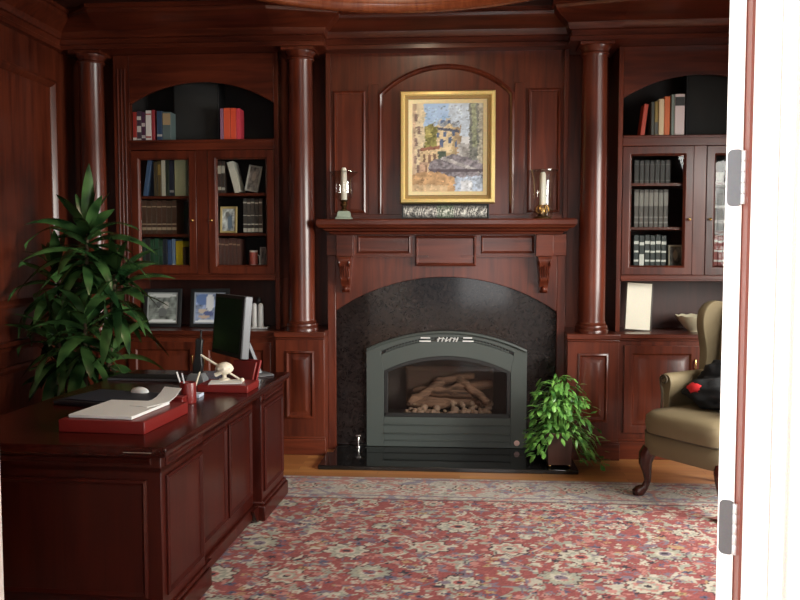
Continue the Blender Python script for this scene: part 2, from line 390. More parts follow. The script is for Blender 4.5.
# cornice all round the panelled room
YE, YC, YK = 6.03, 5.90, 5.90        # entablature planes: chimney breast, over columns, over bookcases
cpath = [(XL+.02, YF), (XL+.02, YC), (-2.60, YC), (-2.60, YK), (-1.335, YK), (-1.335, YC), (-.995, YC), (-.995, YE),
         (.775, YE), (.775, YC), (1.115, YC), (1.115, YK), (2.38, YK), (2.38, YC), (XR-.02, YC), (XR-.02, YF)]
cprof = [(-.25, 2.95), (.0, 2.95), (.018, 2.955), (.018, 2.985), (.006, 2.992), (.006, 3.03), (.02, 3.035), (.03, 3.055), (.035, 3.075), (.065, 3.10), (.105, 3.125), (.13, 3.15), (.135, 3.17), (.15, 3.175), (.15, CZ), (-.25, CZ)]
def clampv(a, b, h): return Vector((min(max(a, XL-.05), XR+.05), min(b, YB+.02), h))
struct(MB().sweep(cpath, cprof, clampv).build('trim_4', WH, smooth=30, origin=(0, 0, 0)), 'dark mahogany crown cornice')

# ================================================================== COLUMNS AND PEDESTALS
def column(x, y, label, z0=.905):
    t = thing('column', label, 'column', (x, y, z0), 0, 'half round mahogany columns')
    MB().lathe([(.0, 0), (.118, 0), (.118, .022), (.112, .03), (.116, .042), (.112, .055), (.102, .060), (.104, .070), (.099, .078)], (0, 0, 0), 40).build('base', WV, t, False)
    zt = 2.948-z0
    MB().lathe([(.0, .078), (.097, .078), (.095, .10), (.095, .6), (.090, 1.4), (.086, zt-.09), (.09, zt-.078)], (0, 0, 0), 40).build('shaft', WV, t, False, smooth=50)
    MB().lathe([(.0, zt-.078), (.098, zt-.078), (.102, zt-.07), (.098, zt-.062), (.090, zt-.058), (.098, zt-.04), (.112, zt-.022), (.112, zt-.02)], (0, 0, 0), 40).box(-.118, .118, -.118, .118, zt-.02, zt).build('capital', WV, t, False)
    return t
CY = 5.985
column(XC-1.055, CY, 'tall round mahogany column standing between fireplace and left bookcase')
column(XC+1.055, CY, 'tall round mahogany column standing between fireplace and right bookcase')
column(-2.735, CY, 'tall round mahogany column in the corner behind the big leafy plant')
column(2.515, CY, 'tall round mahogany column between the right bookcase and the right wall')
def pedestal(x0, x1, label):
    t = thing('pedestal_cabinet', label, 'pedestal', ((x0+x1)/2, 6.0, 0), 0, 'pedestal cabinets under the columns')
    y = 5.88
    MB().box(x0, x1, y, YB-.01, .0, .865).build('body', WV, t, bevel=.003)
    MB().box(x0-.012, x1+.012, y-.02, 5.895, 0, .12).box(x0-.007, x1+.007, y-.012, 5.895, .12, .135).build('plinth', WH, t, bevel=.004)
    MB().box(x0-.01, x1+.01, y-.02, 5.897, .865, .905).box(x0, x1, 5.897, YB-.02, .865, .905).box(x0-.004, x1+.004, y-.01, 5.895, .848, .865).build('top', WH, t, bevel=.006)
    c = (x0+x1)/2; hw_ = min(.105, (x1-x0)/2-.05)
    MB().rprof(c-hw_, c+hw_, .27, .765, [(0, y+.005), (0, y-.010), (.012, y-.016), (.024, y-.003), (.045, y-.003), (.062, y-.013)]).build('panel', WV, t, bevel=.001)
    return t
pedestal(-1.345, -.985, 'mahogany pedestal cabinet carrying the column left of the fireplace')
pedestal(.765, 1.125, 'mahogany pedestal cabinet carrying the column right of the fireplace, behind the small plant')
pedestal(XL+.02, -2.60, 'mahogany pedestal cabinet carrying the corner column behind the big plant')
pedestal(2.38, XR-.02, 'mahogany pedestal cabinet between right base cabinet and right wall, behind the armchair')

# ================================================================== BOOKCASES
def bookcase(x0, x1, c, side, lshelves, rshelves):
    o0, o1 = c-.547, c+.547; yf = 6.05
    t = thing('bookcase', f'built-in mahogany bookcase with arched niche and two glass doors, {side} of the fireplace', 'bookcase', (c, 6.25, 1.285), 0, 'built-in bookcases beside the fireplace')
    b = MB(); b.box(x0, o0, yf, YB-.02, 1.285, 2.95).box(o1, x1, yf, YB-.02, 1.285, 2.95)
    b.box(o0, o1, yf+.02, YB-.03, 2.25, 2.318).box(o0, o1, yf+.03, YB-.03, 1.285, 1.33).box(o0, o1, yf+.03, YB-.03, 2.86, 2.95)
    b.box(x0, o0, yf, YB-.02, .905, 1.285).box(o1, x1, yf, YB-.02, .905, 1.285)
    b.build('carcass', WV, t, bevel=.003)
    MB().box(o0, o1, YB-.05, YB-.03, 1.33, 2.86).box(c-.012, c+.012, yf+.06, YB-.05, 1.33, 2.25).box(o0, o0+.004, yf+.05, YB-.05, 1.33, 2.86).box(o1-.004, o1, yf+.05, YB-.05, 1.33, 2.86).build('lining', DARK, t)
    MB().box(o0, o1, YB-.05, YB-.03, .905, 1.285).build('niche_back', NICHE, t)
    A = arch_pts(o0, o1, 2.585, 2.745, 28); B = [(p[0], 2.95) for p in A]
    MB().strip(A, B, yf, yf+.025).build('arch_board', WH, t, bevel=.003)
    MB().box(o0, o1, yf-.004, yf+.02, 2.245, 2.322).box(o0, o1, yf-.012, yf+.02, 2.30, 2.318).build('shelf_edge', WH, t, bevel=.003)
    MB().box(o0, o1, yf-.004, yf+.03, 1.28, 1.318).box(o0, o1, yf-.012, yf+.03, 1.275, 1.290).build('bottom_rail', WH, t, bevel=.003)
    for xa, xb in ((x0, o0), (o1, x1)):
        fl = MB(); m = (xa+xb)/2; q_ = min(.03, (xb-xa)/4.5)
        for k in (-1, 0, 1): fl.tube([(m+k*q_, yf+.002, .95), (m+k*q_, yf+.002, 2.85)], q_*.27, 8)
        fl.build('reeding', WV, t)
    MB().box(c-.045, c+.045, yf+.0, yf+.03, 1.318, 2.245).build('centre_stile', WV, t, bevel=.003)
    for k, (da, db) in enumerate(((o0+.003, c-.047), (c+.047, o1-.003))):
        d = MB().frame(da, db, 1.322, 2.241, [(0, yf+.022), (0, yf-.006), (.052, yf-.006), (.060, yf+.004), (.066, yf+.012), (.066, yf+.022)])
        dd = d.build('door', WV, t, bevel=.002)
        MB().box(da+.055, db-.055, yf+.014, yf+.017, 1.38, 2.185).build('glass_pane', GLASS, dd)
        kx = db-.026 if k == 0 else da+.026
        MB().lathe([(.0, .0), (.005, 0), (.005, .012), (.011, .018), (.011, .024), (.004, .029)], (0, 0, 0), 14, Matrix.Translation((kx, yf-.006, 1.72)) @ Matrix.Rotation(R(90), 4, 'X')).build('knob', BRASS, dd)
    for k, zs in enumerate((lshelves, rshelves)):
        xa, xb = (o0+.004, c-.012) if k == 0 else (c+.012, o1-.004)
        for z in zs: MB().box(xa, xb, yf+.045, YB-.05, z-.022, z).build('shelf', WH, t, bevel=.002)
    # base cabinet
    g = thing('base_cabinet', f'mahogany base cabinet with panelled doors under the bookcase {side} of the fireplace', 'cabinet', (c, 6.15, 0), 0, 'base cabinets under the bookcases')
    yb = 5.93
    MB().box(x0, x1, yb, YB-.02, 0, .868).build('body', WV, g, bevel=.003)
    MB().box(x0, x1, yb-.02, yb+.05, 0, .13).box(x0, x1, yb-.012, yb+.05, .13, .148).build('plinth', WH, g, bevel=.004)
    MB().box(x0, x1, yb-.03, YB-.02, .872, .904).box(x0, x1, yb-.016, yb+.05, .855, .872).build('worktop', WH, g, bevel=.005)
    for k, (da, db) in enumerate(((o0+.01, c-.015), (c+.015, o1-.01))):
        dd = MB().frame(da, db, .19, .82, [(0, yb+.01), (0, yb-.018), (.055, yb-.018), (.068, yb-.006), (.068, yb+.01)]).build('door', WV, g, bevel=.002)
        MB().rprof(da+.06, db-.06, .25, .76, [(0, yb+.008), (0, yb-.005), (.02, yb-.005), (.05, yb-.016)]).build('panel', WV, dd, bevel=.001)
        kx = db-.03 if k == 0 else da+.03
        MB().tube([(kx, yb-.016, .655), (kx, yb-.036, .66), (kx, yb-.040, .69), (kx, yb-.036, .72), (kx, yb-.016, .725)], .006, 8).build('handle', BRASS, dd)
    return t
LB0, LB1 = -2.598, -1.347
RB0, RB1 = 1.127, 2.378
sl = lambda u, v: at(u, v, 6.1)[1]
LSL = [sl(165, 234), sl(165, 196)]; LSR = [sl(240, 233), sl(240, 193)]
RSL = [sl(655, 227), sl(655, 183)]; RSR = [sl(720, 231), sl(720, 182)]
bookcase(LB0, LB1, -1.9275, 'left', LSL, LSR)
bookcase(RB0, RB1, 1.7075, 'right', RSL, RSR)

# ================================================================== CHIMNEY BREAST
t = thing('overmantel', 'tall mahogany overmantel panelling with an arched centre panel above the mantel shelf', 'wall panelling', (XC, 6.3, 1.72))
yo = 6.12
o0, o1 = -1.0, .78
MB().box(o0, o1, yo, YB-.01, 1.0, 2.96).build('backing', WV, t)
for xa, xb in ((-.945, -.705), (.485, .725)):
    MB().rprof(xa, xb, 1.775, 2.675, [(0, yo+.005), (0, yo-.014), (.012, yo-.022), (.026, yo-.004), (.026, yo-.003)]).build('panel', WV, t, bevel=.001)
ca = door_outline(-.575, .355, 1.77, 2.635, 2.825, 30, 8)
MB().sweep(ca, [(-.035, yo+.005), (-.035, yo-.016), (-.02, yo-.024), (-.005, yo-.016), (.0, yo-.004), (.0, yo+.005)], lambda a, b, h: Vector((a, h, b))).build('arch_moulding', WV, t, smooth=50)
for xa, xb in ((-.685, -.61), (.39, .465)): MB().box(xa, xb, yo-.008, yo+.01, 1.75, 2.72).build('pilaster', WV, t, bevel=.003)
MB().box(o0, o1, yo-.016, yo+.01, 1.72, 1.765).build('bottom_rail', WH, t, bevel=.004)
for xa, xb in ((-1.0, -.965), (.745, .78)): MB().box(xa, xb, yo-.03, yo+.01, 1.72, 2.95).build('side_stile', WV, t, bevel=.004)

t = thing('mantelpiece', 'mahogany mantelpiece with carved corbels framing the arched granite surround', 'mantelpiece', (XC, 6.05, 0))
ym = 6.05
G0, G1, GS, GA = -.925, .705, 1.048, 1.302
A = arch_pts(G0, G1, GS, GA, 30); B = [(p[0], 1.46) for p in A]
fc = MB().strip(A, B, ym, yo-.005); fc.box(-.985, G0, ym, yo-.005, 0, 1.46).box(G1, .765, ym, yo-.005, 0, 1.46)
fc.build('face', WV, t, bevel=.003)
MB().box(-.985, .765, ym-.03, yo-.005, 1.46, 1.615).build('frieze', WH, t, bevel=.002)
shp = [(.0, 1.612), (.02, 1.612), (.03, 1.63), (.055, 1.638), (.065, 1.652), (.095, 1.660), (.106, 1.676), (.112, 1.682), (.112, 1.712), (.104, 1.722), (.0, 1.722)]
spath = [(-.925, 6.115), (-.925, 5.965), (.705, 5.965), (.705, 6.115)]
MB().sweep(spath, shp, lambda a, b, h: Vector((a, b, h))).box(-.93, .71, 5.96, 6.112, 1.612, 1.722).build('mantel_shelf', WH, t, bevel=.002, smooth=30)
MB().rprof(-.33, .115, 1.383, 1.607, [(0, ym), (0, ym-.048), (.012, ym-.058), (.022, ym-.044), (.03, ym-.044)]).build('centre_panel', WH, t, bevel=.001)
for xa, xb in ((-.755, -.365), (.15, .535)):
    MB().rprof(xa, xb, 1.475, 1.605, [(0, ym), (0, ym-.036), (.008, ym-.042), (.016, ym-.034)]).box(xa-.14, xb+.13, ym-.05, ym, 1.448, 1.462).build('frieze_panel', WH, t, bevel=.001)
for xc_ in (-.845, .605):
    MB().box(xc_-.062, xc_+.062, ym-.085, ym, 1.455, 1.612).build('block', WH, t, bevel=.003)
    k = MB()
    prof = [(0, 1.452), (.105, 1.452), (.115, 1.430), (.108, 1.405), (.085, 1.375), (.075, 1.345), (.085, 1.315), (.082, 1.29), (.062, 1.262), (.038, 1.245), (.03, 1.225), (.036, 1.205), (.02, 1.188), (0, 1.185)]
    def hw_(z): return .05 if z > 1.43 else .028+.018*max(0, (z-1.2)/.25)
    k.loft([[Vector((xc_+s_*hw_(z), ym-d, z)) for d, z in prof] for s_ in (-1, 1)])
    for s_ in (-1, 1):
        k.ball((xc_+s_*.036, ym-.088, 1.408), .014, .030, .030, 12, 8); k.ball((xc_+s_*.026, ym-.058, 1.295), .012, .028, .028, 12, 8)
    for j in range(5):
        k.ball((xc_+(j-2)*.015, ym-.084+abs(j-2)*.006, 1.355-abs(j-2)*.008), .008, .022, .055, 8, 8)
    k.ball((xc_, ym-.036, 1.215), .022, .026, .022, 10, 8)
    k.build('corbel', WV, t, smooth=50)

# granite surround (one slab with a hole for the fire)
yg = 6.075
outer = door_outline(G0, G1, .032, GS, GA, 30, 8); inner = door_outline(-.66, .455, .032, .74, .87, 30, 8)
tag(MB().strip(outer, inner, yg, yg+.03).build('granite_surround', GRAN, bevel=.002), 'dark speckled granite arch surrounding the gas fireplace', 'fireplace surround')
tag(MB().box(-.965, .795, 5.475, 5.852, .0, .03).box(-.92, .70, 5.852, 6.074, .0, .03).build('hearth_slab', HEARTH, bevel=.004), 'polished black granite hearth slab on the floor before the fireplace', 'hearth')

# gas fireplace
t = thing('gas_fireplace', 'grey green arched gas fireplace insert with glass front and logs', 'fireplace', (XC, 6.05, .03))
yi = 6.045
I0, I1 = -.695, .492
gl0, gl1, gz0, gzs, gza = -.565, .375, .255, .60, .715
out_ = door_outline(I0, I1, .032, .765, .902, 40, 10)
inn_ = door_outline(gl0, gl1, gz0, gzs, gza, 40, 10)
# face: a bent plate between outline and window, with an arched louvre slot
a0 = arch_pts(I0, I1, .765, .902, 40); s0 = arch_pts(-.585, .395, .748, .857, 40); s1 = arch_pts(-.585, .395, .722, .832, 40); w0 = arch_pts(gl0, gl1, gzs, gza, 40)
fr = MB()
fr.strip(a0, s0, yi, yi+.03)
fr.strip(s1, w0, yi, yi+.03)
for q in ([(I0, .032), (gl0, .032), (gl0, .60), (-.585, .722), (-.585, .748), (I0, .765)], [(I1, .032), (gl1, .032), (gl1, .60), (.395, .722), (.395, .748), (I1, .765)]):
    fr.loft([[Vector((x, y, z)) for x, z in q] for y in (yi, yi+.03)])
fr.box(gl0, gl1, yi, yi+.03, .032, gz0)
fo = fr.build('frame', IRON, t, bevel=.002)
MB().sweep(a0, [(0, yi+.0), (0, yi-.012), (.012, yi-.016), (.022, yi-.008), (.022, yi+.0)], lambda a, b, h: Vector((a, h, b))).build('edge_bead', IRON, fo, smooth=50)
MB().box(gl0+.0, gl1-.0, yi-.012, yi, .196, .205).box(gl0, gl1, yi-.012, yi, .13, .14).box(gl0+.01, gl1-.01, yi-.006, yi, .075, .085).build('lower_trim', IRON, t, bevel=.003)
sl_ = MB(); sl_.strip(s0, s1, yi+.024, yi+.029); sl_.build('louvre_back', BLACKM, t)
mid = arch_pts(-.57, .38, .736, .8445, 40)
for i0_, i1_ in ((1, 17), (23, 40)):
    lv = MB()
    for (xa, za) in mid[i0_:i1_]: lv.box(xa-.003, xa+.003, yi+.008, yi+.022, za-.013, za+.013)
    lv.sweep(mid[i0_:i1_], [(-.003, yi+.004), (.003, yi+.004), (.003, yi+.018), (-.003, yi+.018)], lambda a, b, h: Vector((a, h, b)))
    lv.build('louvre', IRON, t)
em = MB()
for xa, xb, z in ((-.29, -.22, .850), (-.30, -.215, .826), (.025, .09, .852), (.02, .10, .828)):
    em.box(xa, xb, yi-.006, yi+.004, z-.004, z+.004)
for dx in (-.165, -.135, -.108, -.078, -.05, -.028):
    em.tube([(dx, yi-.004, .824), (dx+.014, yi-.006, .856)], .0055, 6)
em.tube([(-.17, yi-.004, .84), (-.12, yi-.005, .852), (-.10, yi-.005, .828), (-.06, yi-.005, .853), (-.02, yi-.004, .838)], .004, 6)
em.build('strokes', solid('bright silver emblem', (.80, .81, .80), .3, .3), t)  # bright silver bars and slanted strokes across the louvre slot
wf = MB(); wi = door_outline(gl0+.03, gl1-.03, gz0+.028, gzs-.012, gza-.03, 40, 10)
inn2 = door_outline(gl0, gl1, gz0, gzs, gza, 40, 10)
wf.strip(inn2, wi, yi+.004, yi+.03).box(gl0, gl1, yi+.004, yi+.03, gz0, gz0+.03)
wf.build('window_frame', BLACKM, t, bevel=.003)
gp = MB(); low = [(p[0], gz0+.02) for p in wi]
gp.strip(wi, low, yi+.02, yi+.024); gp.build('glass_pane', GLASSD, t)
fb = MB(); fb.box(gl0-.04, gl1+.04, 6.38, 6.40, .18, .76).box(gl0-.04, gl0-.02, yi+.035, 6.38, .18, .76).box(gl1+.02, gl1+.04, yi+.035, 6.38, .18, .76).box(gl0-.04, gl1+.04, yi+.035, 6.38, .18, .25).box(gl0-.04, gl1+.04, yi+.035, 6.38, .73, .76)
fb.build('firebox', SOOT, t)
BRK = solid('pale firebrick', (.12, .075, .055), .9, bump=.6, bscale=30)
LOGM = wood('ceramic log', (.045, .024, .016), (.36, .21, .135), 'x', rough=.9, coat=0, scale=1.6)
MB().rprof(-.42, .26, .28, .60, [(0, 6.35), (0, 6.33), (.03, 6.31)]).build('refractory_panel', BRK, t, bevel=.004)
def log(x0, z0, x1, z1, y0, y1, r, seed):
    rr = random.Random(seed); pts = []; rad = []
    for i in range(8):
        f = i/7; pts.append((x0+(x1-x0)*f+rr.uniform(-.008, .008), y0+(y1-y0)*f+rr.uniform(-.01, .01), z0+(z1-z0)*f+rr.uniform(-.01, .012))); rad.append(r*rr.uniform(.8, 1.18))
    rad[0] *= .7; rad[-1] *= .7
    return MB().tube(pts, rad, 9).build('log', LOGM, t, smooth=60)
log(-.40, .325, .22, .335, 6.24, 6.26, .045, 1); log(-.36, .42, .10, .40, 6.26, 6.22, .042, 2); log(-.10, .43, .24, .47, 6.26, 6.25, .038, 3)
log(-.38, .34, -.12, .49, 6.16, 6.28, .033, 4); log(.22, .34, -.02, .52, 6.15, 6.29, .032, 5); log(-.20, .49, .12, .53, 6.28, 6.28, .03, 6)
eb = MB()
for i in range(90):
    x = rnd.uniform(-.42, .24); y = rnd.uniform(6.12, 6.25); s_ = rnd.uniform(.014, .034); eb.ball((x, y, .258+s_*.5+max(0, y-6.17)*.9), s_, s_, s_*.8, 7, 5)
e_ = eb.build('ember_bed', solid('ember lumps', (.36, .25, .18), .9, bump=.5, bscale=60), t); e_['kind'] = 'stuff'
MB().lathe([(0, 0), (.020, 0), (.021, .003), (.019, .006), (0, .007)], (0, 0, 0), 20, Matrix.Translation((.423, yi, .072)) @ Matrix.Rotation(R(90), 4, 'X')).build('badge', solid('pale pink badge', (.75, .50, .47), .35), t)
t = thing('gas_valve_key', 'small chrome gas valve key on the hearth beside the fireplace insert', 'valve key', (-.755, 6.03, .03))
MB().lathe([(0, 0), (.02, 0), (.02, .006), (.007, .012), (.007, .07), (.004, .075)], (0, 0, 0), 12).build('stem', CHROME, t, False)
MB().box(-.02, .02, -.005, .005, .074, .088).build('grip', CHROME, t, False, bevel=.003)

# ================================================================== ON THE MANTEL
def painting_cols(nx, nz):
    rg = np.random.default_rng(4); U, V = np.meshgrid(np.linspace(0, 1, nx), np.linspace(0, 1, nz))   # V up
    def nz_(s, seed):
        r = np.random.default_rng(seed); g = r.random((s*2+2, s*2+2)); a = U*s; b = V*s*1.2; i = a.astype(int); j = b.astype(int); fa = a-i; fb_ = b-j
        return (g[j, i]*(1-fa)+g[j, i+1]*fa)*(1-fb_)+(g[j+1, i]*(1-fa)+g[j+1, i+1]*fa)*fb_
    n1, n2, n3 = nz_(9, 1), nz_(22, 2), nz_(40, 3)
    C = np.zeros((nz, nx, 3))
    def put(mask, col, var=.25, n=None):
        n = n2 if n is None else n
        C[mask] = (np.array(col)*(1-var+2*var*n[..., None]))[mask]
    sky = np.ones_like(U, bool); C[:] = np.array((.33, .52, .80))*(.8+.3*V[..., None])+(n1[..., None]*.22)*np.array((1, .95, .9))
    w = (n2-.5)*.035+(n3-.5)*.02; sky_ = (U+w > .17) & (U+w < .82) & ~((U+w > .22) & (U+w < .70) & (V+w < .80-.5*np.abs(U-.48)**1.4)) & ~((U+w > .15) & (U+w < .36) & (V+w < .78-.3*np.abs(U-.24))) & ~((U+w > .26) & (U+w < .66) & (V+w > .76) & (V+w < .84)) & (V > .57)
    put(U+w > .52, (.60, .70, .82), .2)
    put((U+w > .62) & (V < .62), (.74, .76, .78), .2)
    body = (U+w > .24) & (U+w < .68) & (V+w < .84-.9*np.abs(U-.47)**1.5-.05*(np.sin(U*60) > .3)) & (V > .38)
    put(body, (.58, .45, .25), .3)
    put(body & (U+w < .56) & (V > .44), (.80, .66, .42), .22)
    put(body & (U+w > .60), (.42, .31, .19), .35)
    put(body & (V > .745+.02*np.sin(U*40)), (.36, .40, .46), .45)
    put(body & (V > .80), (.62, .58, .48), .4)
    put((U+w > .34) & (U < .66) & (np.abs(V-.70+.12*(U-.5)) < .016), (.10, .11, .16), .2)
    for u0, v0, a_, b2 in ((.41, .55, .026, .05), (.53, .58, .018, .035), (.46, .65, .018, .026), (.36, .64, .014, .03), (.58, .66, .016, .026), (.42, .79, .016, .02), (.52, .79, .016, .02), (.62, .54, .014, .04)):
        put((np.abs(U-u0) < a_) & (np.abs(V-v0) < b2), (.12, .17, .30), .3)
    put((U+w > .15) & (U+w < .35) & (V+w > .45) & (V+w < .77-.5*np.abs(U-.25)), (.26, .25, .08), .6, n3)
    put((U+w > .18) & (U+w < .27) & (V+w > .62) & (V+w < .74), (.45, .40, .14), .5, n3)
    put((U+w < .17) & (V > .06), (.84, .72, .50), .2)
    put((U+w < .05) & (V > .1), (.66, .50, .36), .3)
    for u0, v0 in ((.06, .84), (.10, .70), (.06, .56), (.10, .44), (.05, .36), (.09, .26)): put((np.abs(U-u0) < .020) & (np.abs(V-v0) < .042), (.34, .24, .20), .4)
    put((U+w > .10) & (U+w < .38) & (V+w < .46+.10*(U-.1)) & (V > .10), (.80, .62, .38), .3)
    put((U+w > .12) & (U+w < .40) & (np.abs(V-.475-.1*(U-.1)) < .018), (.34, .15, .10), .3)
    put((U+w > .10) & (U+w < .22) & (V < .34), (.62, .42, .30), .4)
    for u0, v0 in ((.17, .38), (.25, .37), (.32, .38), (.20, .25), (.29, .26)): put((np.abs(U-u0) < .018) & (np.abs(V-v0) < .045), (.28, .17, .12), .4)
    put((U+w > .36) & (U+w < .48) & (V < .46) & (V > .34), (.10, .14, .10), .5)
    put((U+w > .64) & (U+w < .82) & (V+w < .54) & (V > .34), (.50, .50, .50), .4)
    put((U+w > .70) & (U+w < .80) & (V+w < .50) & (V > .36), (.34, .33, .32), .4)
    put((U+w > .80) & (V+w > .06), (.20, .21, .19), .6, n3)
    put((U+w > .93) & (V > .08), (.44, .42, .34), .5, n3)
    put((U+w > .84) & (U+w < .90) & (V > .5), (.30, .33, .22), .6, n3)
    br = (V+w < .42-.35*np.abs(U-.60)**1.3) & (V > .16) & (U+w > .24)
    put(br, (.26, .24, .27), .6, n3); put(br & (np.abs(V-.33+.3*(U-.6)) < .02), (.52, .50, .50), .4); put(br & (np.abs(V-.24) < .02), (.12, .10, .12), .4)
    put((V+w < .18+.05*np.sin(U*6)) & (U+w < .64), (.60, .38, .20), .4)
    put((V+w < .07) & (U < .5), (.70, .52, .32), .3)
    put((V+w < .17) & (U+w >= .60), (.46, .54, .66), .5, n3); put((V+w < .12) & (U+w > .68) & (U+w < .84), (.70, .74, .80), .4, n3)
    for _ in range(1500):
        i = rg.integers(2, nx-3); j = rg.integers(2, nz-4); c = C[j, i]*rg.uniform(.62, 1.3); a_, b2 = rg.integers(1, 4), rg.integers(1, 3)
        C[j:j+b2, i:i+a_] = c
    C = C*.92
    C = np.clip(C, 0, 1)
    return np.concatenate([C.reshape(-1, 3), np.ones((nx*nz, 1))], 1)
PAINT = vcol_mat('oil paint', .55)
def canvas(name, x0, x1, z0, z1, y, nx, nz, cols, parent, M=None):
    b = MB(); b.v = [(x0+(x1-x0)*i/(nx-1), y, z0+(z1-z0)*j/(nz-1)) for j in range(nz) for i in range(nx)]
    b.f = [(j*nx+i, j*nx+i+1, (j+1)*nx+i+1, (j+1)*nx+i) for j in range(nz-1) for i in range(nx-1)]
    if M: b.v = [tuple(M @ Vector(p)) for p in b.v]
    return b.build(name, PAINT, parent, cols=cols, abs_=(M is None))
GOLD = solid('gilt frame', (.86, .66, .26), .35, .35, bscale=60); GOLDP = solid('pale gilt', (.80, .68, .40), .45, .3, bscale=60); GOLDD = solid('dark gilt', (.36, .24, .09), .45, .5, bscale=60)  # bright outer gilt, pale liner, darker gilt for the inner slip
px0, pz1 = at(400, 91, 6.05); px1, pz0 = at(495, 203, 6.05)
t = thing('framed_painting', 'gold framed painting of a sunlit street hanging above the mantel', 'painting', ((px0+px1)/2, 6.09, pz0))
MB().frame(px0, px1, pz0, pz1, [(0, 6.118), (0, 6.06), (.008, 6.045), (.028, 6.040), (.036, 6.052), (.036, 6.118)]).build('frame', GOLD, t, bevel=.001)
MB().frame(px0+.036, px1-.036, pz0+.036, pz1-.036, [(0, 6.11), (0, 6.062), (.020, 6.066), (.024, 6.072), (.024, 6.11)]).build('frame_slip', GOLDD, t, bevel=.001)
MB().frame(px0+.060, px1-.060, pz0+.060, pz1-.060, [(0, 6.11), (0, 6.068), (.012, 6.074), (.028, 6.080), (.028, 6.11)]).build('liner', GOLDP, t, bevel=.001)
canvas('canvas', px0+.086, px1-.086, pz0+.086, pz1-.086, 6.084, 100, 124, painting_cols(100, 124), t)
# long narrow picture
qx0, qz1 = at(402, 204, 6.0); qx1, qz0 = at(489, 218.5, 6.0); qz0 = 1.7225
t = thing('panoramic_picture', 'long narrow black framed panoramic picture on the mantel below the painting', 'picture', ((qx0+qx1)/2, 6.02, qz0))
MB().frame(qx0, qx1, qz0, qz1, [(0, 6.03), (0, 5.995), (.006, 5.992), (.012, 5.998), (.012, 6.03)]).build('frame', BLACK, t, bevel=.001)
rg = np.random.default_rng(11); nx, nz = 150, 22
g = rg.random((nz, nx)); g = (g+np.roll(g, 1, 1)+np.roll(g, 1, 0))/3; V = np.linspace(0, 1, nz)[:, None]; U = np.linspace(0, 1, nx)[None, :]
blob = np.clip((g-.42)*5, 0, 1)*np.clip(1.2-np.abs(V-.5)*1.6, 0, 1)
stripe = .5+.5*np.sin(U*150+np.sin(V*5)*2+np.sin(U*31)*4); blob = np.clip(blob*.5+stripe*.55*np.clip(1.5-np.abs(V-.48)*3, 0, 1), 0, 1)
blob = blob**1.6; cc = np.stack([.03+.85*blob, .03+.83*blob, .03+.76*blob], -1); cc[:, 60:90, 1] += .03
canvas('photograph', qx0+.011, qx1-.011, qz0+.011, qz1-.011, 6.0, nx, nz, np.concatenate([cc.reshape(-1, 3), np.ones((nx*nz, 1))], 1), t)
WAX = solid('candle wax', (.82, .78, .66), .5)
JADE = solid('pale green stone', (.34, .42, .34), .3)
def hurricane(x, label, base_mat, foot):
    t = thing('candle_holder', label, 'candle holder', (x, 5.99, 1.7225))
    if foot:
        b = MB(); b.rprof(-.06, .06, -.06, .06, [(0, 0), (0, -.012), (.012, -.03), (.02, -.058), (.03, -.062)], Matrix.Rotation(R(-90), 4, 'X') @ Matrix.Scale(-1, 4, (0, 1, 0)) if False else None)
        b = MB(); b.loft([[(s1*h_, s2*h_, z) for s1, s2 in ((-1, -1), (1, -1), (1, 1), (-1, 1))] for h_, z in ((.058, 0), (.058, .012), (.048, .02), (.044, .05), (.036, .062))])
        b.build('base', base_mat, t, False, bevel=.003)
        MB().lathe([(.0, .062), (.022, .062), (.026, .072), (.014, .085), (.024, .1), (.028, .112), (.018, .122), (.03, .135), (.034, .142), (.0, .143)], (0, 0, 0), 20).build('stem', BRONZE, t, False)
        zb = .142
    else:
        MB().lathe([(.0, 0), (.062, 0), (.064, .008), (.05, .016), (.03, .022), (.036, .034), (.03, .04)], (0, 0, 0), 24).build('base', BRONZE, t, False)
        b = MB()
        for k in range(6):
            a = k*math.pi/3
            b.tube([(.022*math.cos(a), .022*math.sin(a), .036), (.045*math.cos(a), .045*math.sin(a), .06), (.04*math.cos(a), .04*math.sin(a), .085), (.025*math.cos(a), .025*math.sin(a), .1)], .006, 6)
        b.lathe([(0, .036), (.02, .036), (.024, .06), (.018, .08), (.028, .1), (.0, .102)], (0, 0, 0), 16)
        b.build('stem', BRASS, t, False); zb = .10
    b = MB(); r = .023
    b.lathe([(.0, zb), (r, zb), (r, zb+.10), (r*.95, zb+.235-.02), (r*.6, zb+.235), (0, zb+.236)], (0, 0, 0), 16)
    c = b.build('candle', WAX, t, False)
    MB().tube([(0, 0, zb+.23), (.002, 0, zb+.25)], .0018, 6).build('wick', BLACK, c, False)
    g = MB(); top = .345
    if foot: pr = [(.036, zb), (.062, zb+.02), (.066, zb+.06), (.062, zb+.12), (.066, zb+.17), (.085, top-.02), (.103, top)]
    else: pr = [(.070, .012), (.074, .02), (.074, .20), (.080, .27), (.095, top-.015), (.104, top)]
    g.lathe(pr, (0, 0, 0), 32); g.f = [f for f in g.f if len(f) == 4]
    gg = g.build('glass_shade', GLASSH, t, False, smooth=60)
    MB().lathe([(.101, top-.002), (.106, top-.002), (.106, top+.003), (.101, top+.003)], (0, 0, 0), 32).build('rim', GLASSH, gg, False)
    return t
hurricane(at(344, 217, 5.99)[0], 'glass hurricane candle holder with pale green base on the mantel, left of the painting', JADE, True)
hurricane(at(542.5, 213, 5.99)[0], 'glass hurricane candle holder with bronze base on the mantel, right of the painting', BRONZE, False)

